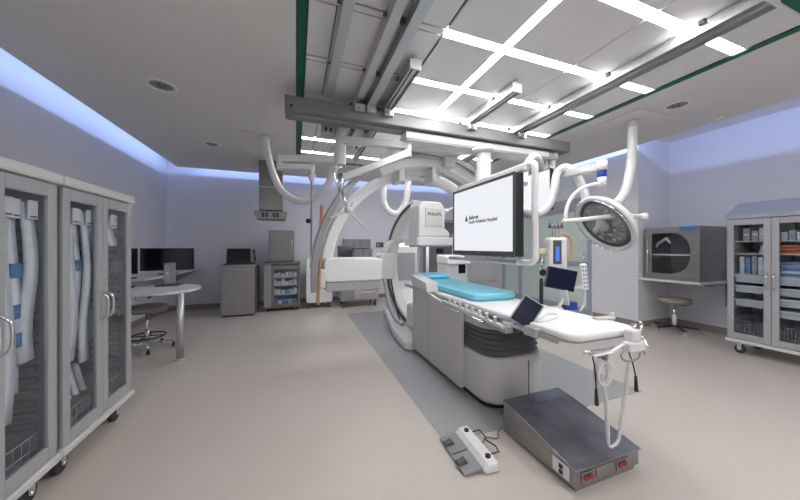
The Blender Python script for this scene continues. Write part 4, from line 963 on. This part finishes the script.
for z in (.33, .52, .68): MB().box(x0 + .142, x1 - .032, y0 + .03, y1 - .022, z - .006, z + .004).build('shelf', 'offw', t)
for x in (x0 + .07, x1 - .07): MB().cyl((x - .015, y0 + .06, .03), (x + .015, y0 + .06, .03), .03).cyl((x - .015, y1 - .06, .03), (x + .015, y1 - .06, .03), .03).build('caster', 'black', t)
for r_, z in enumerate((.338, .528, .688)):
    for i in range(6):
        xx = -.44 + i * .078; hh = random.uniform(.06, .12)
        tag(MB().box(xx, xx + .066, y0 + .05, y0 + .2, z, z + hh).build('supply_pack', ['pkw', 'bin', 'pkw', 'pkb' if r_ == 0 else 'pkw', 'bin', 'pkw'][i], bevel=.006),
            f'small supply pack on the {["bottom", "middle", "top"][r_]} shelf of the low stainless cart, {["first","second","third","fourth","fifth","sixth"][i]} from the left', 'package', 'supply packs in the low cart')
for i in range(5):
    xx = -.44 + i * .092
    tag(MB().box(xx, xx + .08, y0 + .05, y0 + .2, .092, .15 + random.uniform(.03, .12)).build('supply_pack', ['pkb', 'pkw', 'pkb', 'pkg', 'pkb'][i], bevel=.006), f'blue and white pack at the base of the low stainless cart, {["first","second","third","fourth","fifth"][i]} from the left', 'package', 'supply packs in the low cart')
t = thing('steel_warming_box', (-.28, 6.5, .99), 'plain stainless steel box standing on the low supply cart', 'steel box')
MB().box(-.52, -.04, 6.34, 6.72, 1.0, 1.64).build('casing', 'steelb', t, bevel=.006)
MB().box(-.50, -.06, 6.325, 6.3395, 1.02, 1.62).build('door', 'steelb', t, bevel=.004)
MB().cyl((-.08, 6.31, 1.1), (-.08, 6.31, 1.55), .008).build('handle', 'chrome', t)
MB().box(-.50, -.06, 6.36, 6.70, .986, 1.0).build('foot', 'dgrey', t)

# white wheeled cart behind the arc
t = thing('white_wheeled_cart', (.44, 6.5, 0), 'narrow white cart on casters behind the foot of the big arc', 'cart')
MB().prism(rrect(.20, .74, .12, 1.06, .05), 'y', 6.30, 6.75).build('body', 'white', t, bevel=.012)
MB().box(.56, .76, 6.285, 6.2995, .40, .52).build('slot', 'mgrey', t, bevel=.006)
for x in (.25, .69):
    for y in (6.36, 6.69): MB().cyl((x - .02, y, .05), (x + .02, y, .05), .05).box(x - .028, x + .028, y - .02, y + .02, .06, .119).build('caster', 'dgrey', t)
# drawer cart
t = thing('drawer_cart', (1.3, 6.4, 0), 'grey-beige drawer cart on casters behind the side detector', 'cart')
MB().box(.90, 1.72, 6.14, 6.65, .14, .98).build('body', 'panelt', t, bevel=.01)
MB().box(.88, 1.74, 6.12, 6.67, .98, 1.01).build('top', 'offw', t, bevel=.008)
for k, (za, zb) in enumerate(((.17, .36), (.375, .53), (.545, .70), (.715, .84), (.855, .965))):
    d = MB().box(1.20, 1.70, 6.125, 6.1395, za, zb).build('drawer', 'panelt', t, bevel=.004)
    MB().tube([(1.27, 6.124, zb - .03), (1.33, 6.10, zb - .045), (1.45, 6.095, zb - .05), (1.57, 6.10, zb - .045), (1.63, 6.124, zb - .03)], .012, 8).build('handle', 'offw', d)
MB().box(.92, 1.18, 6.125, 6.1395, .17, .965).build('door', 'tamb', t, bevel=.004)
for x in (.97, 1.65):
    for y in (6.2, 6.6): MB().cyl((x - .02, y, .055), (x + .02, y, .055), .055).box(x - .028, x + .028, y - .02, y + .02, .07, .139).build('caster', 'dgrey', t)
laptop(1.06, 6.36, 1.011, 5, 'open black laptop on the drawer cart behind the arc', .34, .30)
for i, (a, b_, za, zb) in enumerate(((1.08, 1.76, 1.27, 1.50), (1.34, 1.80, 1.03, 1.24))):
    o = MB().box(a, b_, YB - .12, YB - .001, za, zb).build('wall_organizer', 'lgrey', bevel=.006)
    n = 4 if i == 0 else 3
    for k in range(n):
        wd = (b_ - a) / n; p = MB().box(a + k * wd + .012, a + (k + 1) * wd - .012, YB - .126, YB - .1205, za + .02, zb - .02).build('pocket', 'mgrey', o)
    tag(o, ['grey four-pocket organizer on the back wall above the other one', 'grey three-pocket organizer on the back wall behind the laptop'][i], 'organizer')
o = tag(MB().box(1.92, 2.12, YB - .02, YB - .001, 1.29, 1.42).build('wall_switch_panel', 'dgrey', bevel=.004), 'small dark switch panel on the back wall left of the detector', 'switch panel')
MB().box(1.95, 2.0, YB - .024, YB - .0205, 1.33, 1.38).build('switch', 'lgrey', o)
for o in bpy.data.objects:
    if '_o' in o: del o['_o']
